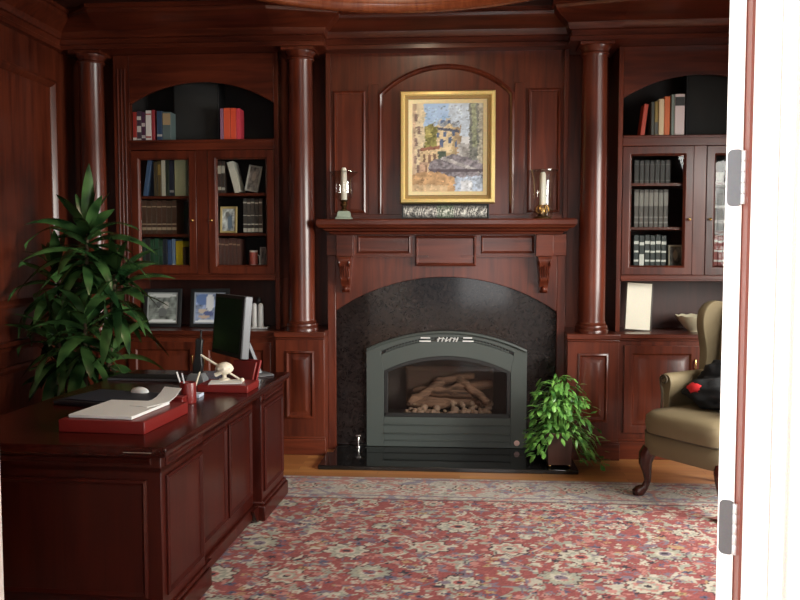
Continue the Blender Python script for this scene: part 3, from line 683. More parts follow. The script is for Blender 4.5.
# ================================================================== BOOKS AND SHELF OBJECTS
PAGE = solid('paper pages', (.62, .56, .44), .8)
ORD = 'first second third fourth fifth sixth seventh eighth ninth tenth eleventh twelfth'.split()
def bmat(col): return solid('cover %02x%02x%02x' % tuple(int(255*min(1, c)) for c in col), col, .5)
SPY = 6.135
def book(u0, u1, vtop, zb, col, label, group, tilt=0., band=None, bcol=(.7, .66, .55), d=.17, y=SPY):
    if zb > 2.3: y = 6.088; d = .115
    xa, _ = at(u0, vtop, y); xb, zt = at(u1, vtop, y); wd = xb-xa-.0015; h = zt-zb
    if tilt: wd = wd*.999; h = h/math.cos(tilt)-abs(math.sin(tilt))*wd
    b = MB(); c = wd/2; e = min(.003, wd*.16)
    b.box(-c, -c+e, 0, d, 0, h).box(c-e, c, 0, d, 0, h).box(-c+e, c-e, 0, e+.002, 0, h)
    o = b.build('book', bmat(col), origin=(0, 0, 0), bevel=.0012)
    o.location = ((xa+xb)/2, y, zb+.0008+abs(math.sin(tilt))*c); o.rotation_euler = (0, tilt, 0)
    tag(o, label, 'book', group)
    MB().box(-c+e, c-e, e+.003, d-.004, .003, h-.004).build('pages', PAGE, o, False)
    if band:
        m = MB()
        for f0, f1 in band: m.box(-c*.96, c*.96, -.0012, .0008, h*f0, h*f1)
        m.build('spine_label', bmat(bcol), o, False)
    return o
def row(items, zb, where, group):
    for i, it in enumerate(items):
        u0, u1, vt, col, what = it[:5]; kw = it[5] if len(it) > 5 else {}
        book(u0, u1, vt, zb, col, f'{what}, {ORD[i]} from left, {where}', group, **kw)
ZA = 2.319
RED, MAR, NAVY, BRN, GRN, CRM, BLK = (.30, .025, .02), (.10, .018, .018), (.025, .035, .075), (.085, .040, .026), (.02, .05, .035), (.62, .57, .45), (.018, .018, .02)
L2 = [(.02, .08), (.3, .5), (.7, .82)]
row([(132.5, 136.4, 112, RED, 'thin red book', {'band': [(.02, .12)], 'bcol': (.75, .7, .65)}), (136.6, 141, 111, (.05, .03, .05), 'dark purple book with white spine marks', {'band': L2, 'bcol': (.55, .52, .5)}),
     (141.2, 145.2, 112, (.06, .02, .05), 'dark plum book', {'band': [(.1, .2), (.5, .62)], 'bcol': (.45, .42, .42)}), (145.4, 151, 110.5, (.66, .64, .62), 'thick white book', {'band': [(.1, .16), (.85, .9)], 'bcol': (.35, .1, .1)}),
     (151.2, 154.4, 110, (.28, .03, .04), 'thin crimson book'), (156.5, 162, 111, (.03, .06, .12), 'dark blue book', {'band': [(.15, .22)], 'bcol': (.4, .4, .4)}),
     (162.3, 170.5, 112, (.09, .13, .13), 'dark teal book with tan top', {'band': [(.55, .95)], 'bcol': (.34, .25, .14)})], ZA, 'arched niche of left bookcase', 'books in the left arched niche')
row([(219.8, 223.2, 108.5, (.25, .12, .20), 'thin mauve book', {}), (223.4, 230, 108, (.62, .085, .035), 'orange red book'), (230.2, 235.8, 108, (.66, .075, .03), 'bright red book'), (236, 240, 108.5, (.60, .05, .08), 'pinkish red book')],
    ZA, 'red cluster in arched niche of left bookcase', 'red books in the left arched niche')
zA, zB, zC = LSL[1], LSL[0], 1.331
row([(142.2, 146.4, 160, (.07, .13, .26), 'slanting blue book', {'tilt': .15}), (153.4, 157, 162, (.08, .06, .03), 'dark olive book'), (157.3, 160.6, 161, (.12, .08, .03), 'brown book with tan spine top', {'band': [(.6, .9)], 'bcol': (.3, .2, .06)}),
     (161, 165, 159.5, (.60, .58, .48), 'thin cream book'), (165.4, 168.6, 160, (.03, .045, .03), 'thin black green book'), (168.9, 173.6, 159, (.02, .03, .055), 'navy book', {'band': [(.1, .16)], 'bcol': (.3, .3, .3)}), (174.2, 185.4, 158.5, (.55, .60, .38), 'wide pale green book')],
    zA, 'top shelf behind left door, left bookcase', 'books behind the left door of the left bookcase')
row([(141.5+i*5.0, 146.3+i*5.0, 200.5+(i % 2)*.4, (.095-.006*(i % 3), .045, .028), 'tan banded brown volume', {'band': [(.12, .20), (.28, .31), (.80, .83)], 'bcol': (.42, .32, .22)}) for i in range(7)],
    zB, 'middle shelf behind left door, left bookcase', 'books behind the left door of the left bookcase')
row([(141, 145, 239, (.03, .05, .04), 'dark grey green book'), (145.3, 149.6, 238, (.035, .03, .03), 'black book with pale foot', {'band': [(.04, .1)], 'bcol': (.4, .4, .38)}), (150, 154, 239.5, (.02, .075, .035), 'dark green book'), (154.3, 158.4, 238.5, (.025, .09, .045), 'bottle green book'), (158.7, 162.4, 240, (.02, .06, .03), 'deep green book', {'band': [(.5, .8)], 'bcol': (.04, .10, .06)}),
     (162.8, 167, 239, (.02, .025, .04), 'blue black book'), (167.4, 171.4, 240, (.05, .10, .24), 'blue book'), (171.7, 175.2, 239, (.20, .30, .48), 'light blue book with white foot', {'band': [(.03, .25)], 'bcol': (.7, .72, .72)}), (175.6, 182.5, 241, (.72, .55, .02), 'bright yellow book'), (182.8, 185.4, 247, (.10, .05, .03), 'short brown book')],
    zC, 'bottom shelf behind left door, left bookcase', 'books behind the left door of the left bookcase')
zA, zB, zC = LSR[1], LSR[0], 1.331
row([(217.5, 221, 161, (.06, .035, .03), 'dark brown book with pale blocks', {'band': [(.1, .2), (.6, .85)], 'bcol': (.5, .46, .38)}), (221.2, 224.8, 161, (.055, .04, .035), 'grey brown book with pale blocks', {'band': [(.1, .18), (.62, .85)], 'bcol': (.46, .44, .38)}), (234.2, 240.5, 161, (.72, .70, .62), 'white book slanting left', {'tilt': -.25, 'd': .15})],
    zA, 'top shelf behind right door, left bookcase', 'books behind the right door of the left bookcase')
row([(243+i*3.9, 246.7+i*3.9, 198.5+(i % 2)*.6, (.07, .06, .055) if i < 4 else (.09, .06, .05), 'grey leather volume with white foot', {'band': [(.03, .14), (.24, .27), (.5, .52), (.86, .9)], 'bcol': (.6, .58, .52)}) for i in range(5)],
    zB, 'middle shelf behind right door, left bookcase', 'books behind the right door of the left bookcase')
row([(217+i*3.9, 220.7+i*3.9, 238+(i % 3)*.5, (.10, .04, .032), 'small maroon brown volume', {'band': [(.14, .18), (.8, .84)], 'bcol': (.36, .24, .16)}) for i in range(6)],
    zC, 'bottom shelf behind right door, left bookcase', 'books behind the right door of the left bookcase')
# right bookcase
row([(640.6, 645.0, 104, (.40, .045, .02), 'slanting red book', {'tilt': .12}), (651.5, 654.8, 102, (.05, .055, .045), 'dark grey book'), (655, 658.6, 101.5, (.22, .15, .03), 'olive yellow book with dark foot', {'band': [(.05, .4)], 'bcol': (.06, .06, .05)}), (659.2, 664.6, 99, (.62, .48, .30), 'tan book'), (664.8, 670.4, 96.5, (.55, .12, .03), 'orange red book'),
     (671.6, 675, 94.5, (.16, .20, .17), 'grey green book'), (675.2, 685.2, 94, (.60, .50, .50), 'wide pinkish white book', {'band': [(.72, .93)], 'bcol': (.02, .02, .02)})],
    ZA, 'arched niche of right bookcase', 'books in the right arched niche')
zA, zB, zC = RSL[1], RSL[0], 1.331
row([(634.5+i*5.2, 639.4+i*5.2, 160+(i % 2)*.5, (.028, .024, .024), 'nearly black volume', {'band': [(.1, .14), (.8, .83)], 'bcol': (.12, .11, .1)}) for i in range(7)],
    zA, 'top shelf behind left door, right bookcase', 'books behind the left door of the right bookcase')
row([(634.5+i*4.9, 639.1+i*4.9, 189.5+(i % 2)*.4, (.075, .065, .06), 'dim grey volume', {'band': [(.10, .14), (.24, .28), (.56, .92)], 'bcol': (.20, .185, .17)}) for i in range(7)],
    zB, 'middle shelf behind left door, right bookcase', 'books behind the left door of the right bookcase')
row([(634+i*5.5, 639.0+i*5.5, 235+(i % 2)*.6, (.022, .03, .03), 'black volume with white spine bars', {'band': [(.06, .12), (.3, .35), (.54, .59), (.76, .84)] if i != 1 else [(.04, .5), (.74, .82)], 'bcol': (.62, .62, .58)}) for i in range(6)],
    zC, 'bottom shelf behind left door, right bookcase', 'books behind the left door of the right bookcase')
zA, zB, zC = RSR[1], RSR[0], 1.331
row([(714+i*4.4, 718.2+i*4.4, 193+(i % 2), (.05, .035, .03), 'dark volume with pale marks', {'band': [(.2, .3), (.6, .68)], 'bcol': (.42, .38, .34)}) for i in range(3)], zB, 'middle shelf behind right door, right bookcase', 'books behind the right door of the right bookcase')
row([(714+i*4.4, 718.2+i*4.4, 235+(i % 2), (.26, .03, .025), 'red volume with white bars', {'band': [(.05, .1), (.3, .35), (.56, .61), (.82, .87)], 'bcol': (.62, .6, .56)}) for i in range(3)], zC, 'bottom shelf behind right door, right bookcase', 'books behind the right door of the right bookcase')
xa, zt = at(716, 172, 6.14); xb, _ = at(724, 172, 6.14)
tag(MB().box(xa, xb, 6.14, 6.2, zA+.0005, zt).build('white_box', solid('box card', (.62, .62, .58), .6), bevel=.003), 'small white box on the top shelf of the right bookcase door beside the white door', 'box')

# black boxes in the arched niches
def blackbox(xa, xb, zt, side):
    t = thing('loudspeaker_box', f'tall plain black box standing in the arched niche of the {side} bookcase', 'black box', ((xa+xb)/2, 6.3, ZA), 0, 'black boxes in the arched niches')
    MB().box(xa, xb, 6.21, 6.385, ZA, zt).build('body', BLACK, t, bevel=.004)
    MB().rprof(xa+.012, xb-.012, ZA+.012, zt-.012, [(0, 6.21), (0, 6.203), (.008, 6.199)]).build('grille', solid('charcoal cloth', (.020, .021, .021), .9, bump=.4, bscale=600), t)
blackbox(at(173, 90, 6.21)[0], at(218.6, 90, 6.21)[0], 2.79, 'left')
blackbox(at(686.5, 90, 6.21)[0], at(731, 90, 6.21)[0], 2.79, 'right')

def photo_frame(name, xc_, z, w_, h, y, tiltx, label, fcol, fw_, cols, mat_w=0, matcol=(.75, .75, .72), roll=0, group=None, rz=0):
    t = thing(name, label, 'picture frame', (xc_, y, z+.001), rz, group)
    M = Matrix.Rotation(roll, 4, 'Y') @ Matrix.Rotation(-tiltx, 4, 'X')
    b = MB().frame(-w_/2, w_/2, 0, h, [(0, .012), (0, -.004), (fw_*.3, -.008), (fw_, -.002), (fw_, .012)], M)
    b.build('frame', bmat(fcol), t, False, bevel=.001)
    MB().box(-w_/2+.004, w_/2-.004, .008, .012, .004, h-.004, M).build('back_board', BLACK, t, False)
    if mat_w: MB().frame(-w_/2+fw_, w_/2-fw_, fw_, h-fw_, [(0, .008), (0, .002), (mat_w, .003), (mat_w, .008)], M).build('picture_mount', bmat(matcol), t, False)
    nx, nz = cols.shape[1], cols.shape[0]; q = fw_+mat_w
    canvas('photograph', -w_/2+q, w_/2-q, q, h-q, .004, nx, nz, np.concatenate([cols.reshape(-1, 3), np.ones((nx*nz, 1))], 1), t, M)
    st = MB().box(-.012, .012, .012, .016, 0, h*.62, Matrix.Rotation(tiltx, 4, 'X') if False else M)
    return t
def noise_pic(nx, nz, base, amp, seed, blobs=()):
    rr = np.random.default_rng(seed); C = np.ones((nz, nx, 3))*np.array(base)
    g = rr.random((nz, nx)); g = sum(np.roll(np.roll(g, i, 0), j, 1) for i in (-1, 0, 1) for j in (-1, 0, 1))/9
    C *= (1+amp*(g[..., None]-.5)*4)
    U, V = np.meshgrid(np.linspace(0, 1, nx), np.linspace(0, 1, nz))
    for u, v, ru, rv, col in blobs: C[((U-u)/ru)**2+((V-v)/rv)**2 < 1] = col
    return np.clip(C, 0, 1)
ya = 6.15
xa, zt = at(142, 289, ya); xb, _ = at(180, 289, ya)
photo_frame('photo_frame', (xa+xb)/2, .905, xb-xa, (zt-.905)/math.cos(.16), ya, .16, 'black framed grey group photograph on the left counter, nearest the big plant', (.012, .013, .014), .030,
            noise_pic(24, 28, (.22, .25, .23), .8, 5, [(.35, .62, .09, .12, (.10, .11, .11)), (.62, .6, .1, .13, (.42, .42, .38)), (.5, .35, .16, .16, (.14, .15, .15)), (.5, .95, .5, .07, (.62, .64, .62)), (.5, .03, .6, .06, (.75, .78, .78))]), .010, (.34, .37, .36), group='photo frames on the left counter')
xa, zt = at(189, 289, ya); xb, _ = at(228, 289, ya)
photo_frame('photo_frame', (xa+xb)/2, .905, xb-xa, (zt-.905)/math.cos(.16), ya, .16, 'black framed blue and white photograph on the left counter, partly behind the monitor', (.012, .013, .014), .030,
            noise_pic(24, 28, (.25, .32, .48), .9, 6, [(.25, .8, .25, .2, (.12, .20, .42)), (.5, .7, .14, .3, (.72, .75, .78)), (.25, .4, .15, .08, (.60, .50, .40)), (.45, .3, .18, .1, (.10, .13, .30)), (.3, .2, .2, .06, (.55, .42, .33)), (.5, .02, .6, .07, (.75, .78, .8))]), .010, (.30, .34, .40), group='photo frames on the left counter')
# small framed pictures on shelves
zB = LSR[0]; xa, zt = at(219.5, 206.5, 6.14); xb, _ = at(236.5, 206.5, 6.14)
photo_frame('small_photo_frame', (xa+xb)/2, zB, xb-xa, zt-zB, 6.14, .1, 'small yellow framed picture on middle shelf of the right glass door, left bookcase', (.55, .42, .18), .016,
            noise_pic(16, 20, (.55, .58, .60), .8, 8, [(.6, .4, .2, .35, (.16, .22, .30)), (.4, .75, .2, .12, (.2, .2, .2))]))
zA = LSR[1]; xa, zt = at(243, 165, 6.14); xb, _ = at(258.5, 165, 6.14)
photo_frame('small_photo_frame', (xa+xb)/2, zA+.012, (xb-xa)*.86, zt-zA-.012, 6.14, .12, 'small grey framed picture slanting on top shelf of the right glass door, left bookcase', (.42, .41, .37), .012,
            noise_pic(16, 20, (.22, .20, .19), .9, 9, [(.5, .6, .22, .2, (.36, .30, .27))]), roll=.17)
xa, zt = at(247.5, 250.5, 6.14); xb, _ = at(258, 250.5, 6.14)
t = thing('mug', 'small red and white mug on bottom shelf of the right glass door, left bookcase', 'mug', ((xa+xb)/2, 6.16, 1.331)); h = zt-1.331
MB().lathe([(0, 0), (.026, 0), (.03, .006), (.031, h), (.028, h), (.027, .008), (0, .008)], (0, 0, 0), 20).build('body', bmat((.66, .64, .62)), t, False)
MB().lathe([(.0305, h*.35), (.0322, h*.36), (.0324, h*.9), (.0312, h*.92)], (0, 0, 0), 20).build('red_band', bmat((.42, .09, .07)), t, False)
MB().tube([(.03, 0, h*.8), (.046, 0, h*.75), (.048, 0, h*.4), (.03, 0, h*.25)], .004, 6).build('handle', bmat((.66, .64, .62)), t, False)
xa, zt = at(259, 247, 6.14); xb, _ = at(264.5, 247, 6.14)
photo_frame('small_photo_frame', (xa+xb)/2+.004, 1.331, xb-xa+.01, zt-1.331, 6.16, .1, 'tiny pale framed picture beside the red and white mug in left bookcase', (.40, .36, .33), .008, noise_pic(10, 14, (.14, .09, .08), .8, 10))
xa, zt = at(669, 245, 6.14); xb, _ = at(684, 245, 6.14)
photo_frame('small_photo_frame', (xa+xb)/2, 1.331, xb-xa, zt-1.331, 6.15, .1, 'small framed dark photograph on bottom shelf of the right bookcase, beside the black volumes', (.42, .37, .28), .012,
            noise_pic(16, 20, (.10, .09, .08), .9, 12, [(.5, .65, .2, .2, (.32, .26, .2))]))
# white twin cylinders on a flat base
xa, _ = at(250, 330, 6.16); xb, _ = at(271, 330, 6.16); xm = (xa+xb)/2-.0
t = thing('salt_and_pepper_stand', 'pair of white upright cylinders on a flat white base behind the computer monitor', 'ornament', (xm-.01, 6.12, .905))
PORC = solid('white porcelain', (.66, .67, .66), .3)
MB().box(-(xb-xa)/2, (xb-xa)/2, -.05, .05, 0, .012).build('base', PORC, t, False, bevel=.004)
for dx in (-.022, .026): MB().lathe([(0, .012), (.021, .012), (.022, .02), (.021, .17), (.017, .185), (.008, .192), (0, .194)], (dx-.004, 0, 0), 20).build('cylinder', PORC, t, False)
MB().ball((.004, .02, .21), .02, .02, .03, 12, 8).build('stopper', BLACK, t, False)
# right counter: cream mounted print and scalloped bowl
xa, zt = at(624.5, 282, 6.1); xb, _ = at(650, 282, 6.1)
t = thing('mounted_print', 'large cream mounted print leaning in the niche of the right base cabinet', 'print', ((xa+xb)/2+.014, 6.13, .906), R(-4))
M = Matrix.Rotation(R(3), 4, 'Y') @ Matrix.Rotation(-.12, 4, 'X'); pw, ph = xb-xa+.01, zt-.906
MB().frame(-pw/2, pw/2, 0, ph, [(0, .014), (0, -.003), (.006, -.005), (.009, 0), (.009, .014)], M).build('frame', bmat((.05, .035, .025)), t, False)
MB().box(-pw/2+.006, pw/2-.006, .0, .012, .006, ph-.006, M).build('sheet', bmat((.84, .80, .66)), t, False)
xa, zt = at(677.5, 316, 6.08); xb, _ = at(722, 316, 6.08)
t = thing('scalloped_bowl', 'cream bowl with scalloped rim on the right counter behind the armchair', 'bowl', ((xa+xb)/2, 6.13, .905))
r0 = (xb-xa)/2; hb_ = zt-.905
b = MB(); rings = []
for r, z, sc_ in ((.44, 0, 0), (.45, .012, 0), (.60, .03, .0), (.80, .07, .01), (.94, hb_-.02, .02), (1.0, hb_, .03), (.96, hb_, .03), (.90, hb_-.02, .02), (.75, .07, .01), (.5, .03, 0)):
    rings.append([Vector((r0*r*(1+sc_*.5*math.cos(12*a))*math.cos(a), r0*r*(1+sc_*.5*math.cos(12*a))*math.sin(a), z+sc_*.12*math.cos(12*a))) for a in [2*math.pi*i/96 for i in range(96)]])
b.loft(rings); b.build('body', bmat((.66, .60, .42)), t, False, smooth=60)

# ================================================================== RUG
def build_rug(x0, x1, y0, y1):
    st = .0085; nx = int((x1-x0)/st); ny = int((y1-y0)/st)
    X, Y = np.meshgrid(np.linspace(x0, x1, nx), np.linspace(y0, y1, ny)); r = np.random.default_rng(3)
    cx = (x0+x1)/2; C = np.zeros((ny, nx, 3))
    RED_, RED2 = np.array((.27, .064, .060)), np.array((.36, .11, .095))
    CREAM, SAGE, MAUVE, DK, GOLD_, PINK, NV = (.50, .45, .36), (.31, .31, .25), (.19, .14, .18), (.03, .02, .03), (.40, .27, .13), (.46, .20, .17), (.08, .08, .14)
    g = r.random((ny, nx))
    C[:] = RED_*(.85+.3*g[..., None])
    def disc(px, py, rx, ry, fn):
        i0 = max(0, int((px-rx-x0)/st)); i1 = min(nx, int((px+rx-x0)/st)+2); j0 = max(0, int((py-ry-y0)/st)); j1 = min(ny, int((py+ry-y0)/st)+2)
        if i1 <= i0 or j1 <= j0: return
        u = (X[j0:j1, i0:i1]-px)/rx; v = (Y[j0:j1, i0:i1]-py)/ry; fn(C[j0:j1, i0:i1], u, v)
    def put(S, m, col): S[m] = np.array(col)
    # vines: looping arabesque lines
    for k in range(3):
        f = 9.1+k*3.3; q = np.sin(X*f+1.7*np.sin(Y*f*.8+k))+np.cos(Y*f*1.1+1.5*np.sin(X*f*.7+2*k))
        C[np.abs(q) < .055] = np.array((CREAM, SAGE, MAUVE)[k])*.9
    # small florets
    for _ in range(5200):
        px, py = r.uniform(x0, x1), r.uniform(y0, y1); s = r.uniform(.011, .027); col = (CREAM, PINK, SAGE, MAUVE, CREAM, NV, GOLD_, PINK, DK)[r.integers(9)]; k = r.integers(4, 7); ph = r.uniform(0, 6)
        def f(S, u, v):
            a = np.arctan2(v, u); d = np.hypot(u, v); put(S, d < .75+.25*np.cos(k*a+ph), col); put(S, d < .28, RED2 if r.random() < .6 else DK)
        disc(px, py, s*r.uniform(1, 1.5), s, f)
    # leaves
    for _ in range(2600):
        px, py = r.uniform(x0, x1), r.uniform(y0, y1); s = r.uniform(.02, .042); t_ = r.uniform(0, 3.14); col = (CREAM, SAGE, SAGE, PINK, MAUVE)[r.integers(5)]
        def f(S, u, v):
            a = u*math.cos(t_)+v*math.sin(t_); b = -u*math.sin(t_)+v*math.cos(t_); put(S, (np.abs(a) < .95) & (np.abs(b-.25*a*a) < .24*(1-a*a)), col)
        disc(px, py, s, s, f)
    # large palmettes, mirrored about the centre line
    def palm(px, py, s, kind, ph):
        def f(S, u, v):
            a = np.arctan2(v, u); d = np.hypot(u, v); n = (10, 12, 8)[kind]
            e = .88+.10*np.cos(n*a+ph)
            put(S, d < e, (.06, .025, .03)); put(S, d < e-.09, (CREAM, SAGE, CREAM)[kind]); put(S, d < (e-.07)*.72, (SAGE, (.36, .34, .25), PINK)[kind]); put(S, d < .40+.06*np.cos(n*a), (CREAM, CREAM, SAGE)[kind]); put(S, d < .27, ((.40, .10, .09), MAUVE, CREAM)[kind]); put(S, d < .15, DK)
            put(S, (np.abs(np.cos(a*n/2)) < .10) & (d > .3) & (d < e-.08), (.24, .19, .15))
        disc(px, py, s*1.18, s, f)
    sx, sy = .40, .36; j = 0; y = y0+.1
    while y < y1:
        for i in range(-8, 9):
            ox = (i+.5*(j % 2))*sx; px = cx+ox+.04*math.sin(3*j+abs(i)*1.7)*(1 if ox >= 0 else -1); py = y+.05*math.sin(5.1*abs(ox)*2+j)
            kk = int(abs(ox)*10+j*3) % 3; palm(px, py, (.098, .080, .062)[int(abs(ox)*7.3+j) % 3]*(1.12 if kk == 0 else 1), kk, j)
        y += sy; j += 1
    for _ in range(2600):
        px, py = r.uniform(x0, x1), r.uniform(y0, y1); s = r.uniform(.008, .017); col = (CREAM, PINK, SAGE, MAUVE, RED_, RED2, RED_)[r.integers(7)]
        disc(px, py, s*1.4, s, lambda S, u, v: put(S, u*u+v*v < 1, col))
    # border
    bd = np.minimum(np.minimum(X-x0, x1-X), np.minimum(Y-y0, y1-Y)); inb = bd < .48
    B = np.zeros_like(C); B[:] = np.array((.40, .36, .31))*(.85+.3*g[..., None])
    keep = C.copy(); C[:] = B
    for k in range(2):
        f = 9+k*4; q = np.sin(X*f+1.4*np.sin(Y*f+k))+np.cos(Y*f*1.1+1.4*np.sin(X*f*.8)); C[np.abs(q) < .2] = np.array(((.24, .21, .25), (.42, .20, .17))[k])
    for _ in range(2200):
        side = r.integers(4); a = r.uniform(0, .48)
        px, py = ((r.uniform(x0, x1), y1-a), (r.uniform(x0, x1), y0+a), (x0+a, r.uniform(y0, y1)), (x1-a, r.uniform(y0, y1)))[side]; s = r.uniform(.018, .04); col = ((.22, .19, .24), (.46, .42, .36), (.42, .20, .17), (.28, .27, .22), (.52, .47, .40))[r.integers(5)]; k = r.integers(4, 7)
        def f(S, u, v):
            an = np.arctan2(v, u); d = np.hypot(u, v); put(S, d < .75+.25*np.cos(k*an), col); put(S, d < .3, (.34, .12, .11))
        disc(px, py, s*1.3, s, f)
    for a in np.arange(0, max(x1-x0, y1-y0), .34):
        for px, py in ((x0+a, y1-.22), (x0+a, y0+.22), (x0+.22, y0+a), (x1-.22, y0+a)): palm(px, py, .075, 2, 0)
    B = C.copy(); C = np.where(inb[..., None], B, keep)
    for a, b, col in ((0, .025, (.30, .24, .24)), (.05, .06, (.24, .12, .12)), (.40, .415, (.20, .15, .18)), (.465, .48, (.12, .06, .07))): C[(bd >= a) & (bd < b)] = col
    C = np.clip(C*(.9+.2*g[..., None])*.76, 0, 1)
    Z = np.full_like(X, .0125); Z[0] = Z[-1] = .001; Z[:, 0] = Z[:, -1] = .001
    b = MB(); V = np.stack([X, Y, Z], -1).reshape(-1, 3); idx = np.arange(nx*ny).reshape(ny, nx)
    F = np.stack([idx[:-1, :-1], idx[:-1, 1:], idx[1:, 1:], idx[1:, :-1]], -1).reshape(-1, 4)
    c0 = np.array([cx, (y0+y1)/2, 0]); me = bpy.data.meshes.new('rug'); me.from_pydata((V-c0).tolist(), [], F.tolist())
    ca = me.color_attributes.new('Col', 'FLOAT_COLOR', 'POINT'); ca.data.foreach_set('color', np.concatenate([C.reshape(-1, 3), np.ones((nx*ny, 1))], 1).astype(np.float32).ravel())
    me.materials.append(vcol_mat('wool pile', 1., 0., .4)); o = bpy.data.objects.new('persian_rug', me); COL.objects.link(o); o.location = c0
    fr = MB()
    for i in range(240):
        yy = y0+(y1-y0)*(i+.5)/240
        for xx, s in ((x0, -1), (x1, 1)): fr.box(min(xx, xx+s*.05), max(xx, xx+s*.05), yy-.003, yy+.003, .001, .004)
    fr.build('fringe', bmat((.5, .46, .38)), o)
    return tag(o, 'large red and cream floral Persian rug on the wooden floor', 'rug')
build_rug(-2.0, 2.05, 2.1, 5.28)

# ================================================================== DESK
DA = R(-2.0); cx_, cy_ = -1.097+(-.49*math.cos(DA)-.965*math.sin(DA)), 2.958+(-.49*math.sin(DA)+.965*math.cos(DA))
desk = thing('desk', 'large dark mahogany executive desk standing on the red rug', 'desk', (cx_, cy_, .0135), DA)
dz = lambda z: z-.0135
b = MB(); b.loft([[(s1*(.49-d), s2*(.965-d), z) for s1, s2 in ((-1, -1), (1, -1), (1, 1), (-1, 1))] for d, z in ((.03, dz(.715)), (.012, dz(.718)), (.004, dz(.728)), (.0, dz(.738)), (.0, dz(.752)), (.005, dz(.76)))])
b.build('desktop', WDESK, desk, False, bevel=.002)
xr = .455
b = MB()
b.box(-xr, xr, -.93, -.46, .0, dz(.716)).box(-xr, xr, .45, .93, .0, dz(.716)).box(-.10, xr-.05, -.46, .45, .08, dz(.716))
b.build('carcass', WDESKV, desk, False, bevel=.003)
b = MB()   # plinth with bracket feet
for ya_, yb_ in ((-.93, -.46), (.45, .93)):
    b.box(-xr-.02, xr+.022, ya_-.022, yb_+.022, .0, .085); b.box(-xr-.012, xr+.012, ya_-.012, yb_+.012, .085, .105)
b.box(-.08, xr-.032, -.46, .45, .02, .085)
b.build('plinth', WDESKV, desk, False, bevel=.006)
for yy, s in ((-.43, 1), (.42, -1)):     # bracket curves in the step of the plinth
    b = MB()
    A = [(yy+s*.09*i/8, .085) for i in range(9)]; B = [(yy+s*.09*i/8, .0+.085*(1-math.cos(i/8*math.pi/2))) for i in range(9)]
    b.loft([[Vector((xr-.03, a[0], a[1])), Vector((xr-.03, c[0], c[1]-.0005)), Vector((xr-.012, c[0], c[1]-.0005)), Vector((xr-.012, a[0], a[1]))] for a, c in zip(A, B)])
    b.build('bracket', WDESKV, desk, False)
Mside = lambda x: Matrix.Translation((x, 0, 0)) @ Matrix.Rotation(R(90), 4, 'Z')    # faces +x; local x -> desk y
PAN = [(0, .004), (0, -.008), (.010, -.014), (.022, -.004), (.022, -.003)]
for ya_, yb_, x in ((-.89, -.50, xr), (-.415, -.02, xr-.05), (.02, .405, xr-.05), (.49, .89, xr)):
    MB().rprof(ya_, yb_, .15, dz(.635), PAN, Mside(x)).build('panel', WDESKV, desk, False)
for ya_, yb_, x in ((-.89, -.50, xr), (-.415, .405, xr-.05), (.49, .89, xr)):
    MB().rprof(ya_, yb_, dz(.672), dz(.708), [(0, .003), (0, -.006), (.006, -.009), (.010, -.006)], Mside(x)).build('frieze_panel', WDESKV, desk, False)
MB().rprof(-.40, .40, .15, dz(.625), PAN, Matrix.Translation((0, -.93, 0))).build('panel', WDESKV, desk, False)
MB().rprof(-.42, .42, dz(.685), dz(.712), [(0, .003), (0, -.006), (.005, -.009), (.009, -.006)], Matrix.Translation((0, -.93, 0))).build('writing_slide', WDESKV, desk, False)
b = MB()
path = [(-xr, .93), (-xr, -.93), (xr, -.93), (xr, -.46), (xr-.05, -.46), (xr-.05, .45), (xr, .45), (xr, .93)]
b.sweep([p for p in path], [(0, dz(.655)), (-.008, dz(.655)), (-.014, dz(.664)), (-.006, dz(.674)), (0, dz(.674))], lambda a, c, h: Vector((a, c, h)))
b.build('frieze_moulding', WDESKV, desk, False)
b = MB(); hx, hz = .385, dz(.742)
b.tube([(hx-.055, -.966, hz), (hx-.055, -.978, hz), (hx+.055, -.978, hz), (hx+.055, -.966, hz)], .0026, 8); b.build('pull', CHROME, desk, False)
# tops of the things on the desk
ZD = .7605
RLEA = solid('red leather', (.17, .012, .010), .35, bump=.15, bscale=120); REDD = solid('dark red leather', (.22, .012, .012), .4)
PAPER = solid('white paper', (.74, .74, .72), .7); WPL = solid('white plastic', (.72, .74, .74), .35); GREYP = solid('grey plastic', (.17, .18, .19), .4); SILV = solid('silver plastic', (.13, .135, .145), .35, .3)
def tray(x, y, wx, wy, h, rz, label, group=None):
    t = thing('letter_tray', label, 'desk tray', (x, y, ZD), rz, group)
    MB().box(-wx/2+.004, wx/2-.004, -wy/2+.004, wy/2-.004, 0, h+.001).build('base', RLEA, t, False)
    MB().frame(-wx/2, wx/2, -wy/2, wy/2, [(0, 0), (0, h), (.002, h+.003), (.012, h+.003), (.014, h), (.014, 0)], Matrix(((1, 0, 0, 0), (0, 0, 1, 0), (0, 1, 0, 0), (0, 0, 0, 1)))).build('rim', RLEA, t, False, bevel=.002)
    return t
T1 = tray(-1.43, 3.40, .37, .44, .048, R(-4), 'long red leather letter tray with white papers, nearest corner of the desk')
def sheet(x, y, z, wx, wy, rz, label, th=.002, curl=0., name='paper_sheet'):
    n = 9; rings = []
    for i in range(n):
        f = i/(n-1); yy = -wy/2+wy*f; zz = curl*max(0, f-.55)**2*4
        rings.append([(-wx/2, yy, zz), (wx/2, yy, zz), (wx/2, yy, zz+th), (-wx/2, yy, zz+th)])
    o = MB().loft(rings).build(name, PAPER, origin=(0, 0, 0)); o.location = (x, y, z); o.rotation_euler = (0, 0, rz)
    return tag(o, label, 'paper', 'papers on the desk')
sheet(-1.45, 3.39, ZD+.0514, .28, .34, R(-6), 'stack of white papers lying on the nearest red leather tray', .012)
sheet(-1.345, 3.52, ZD+.0638, .10, .22, R(-22), 'curled white sheet at the back edge of the red tray', .002, .06)
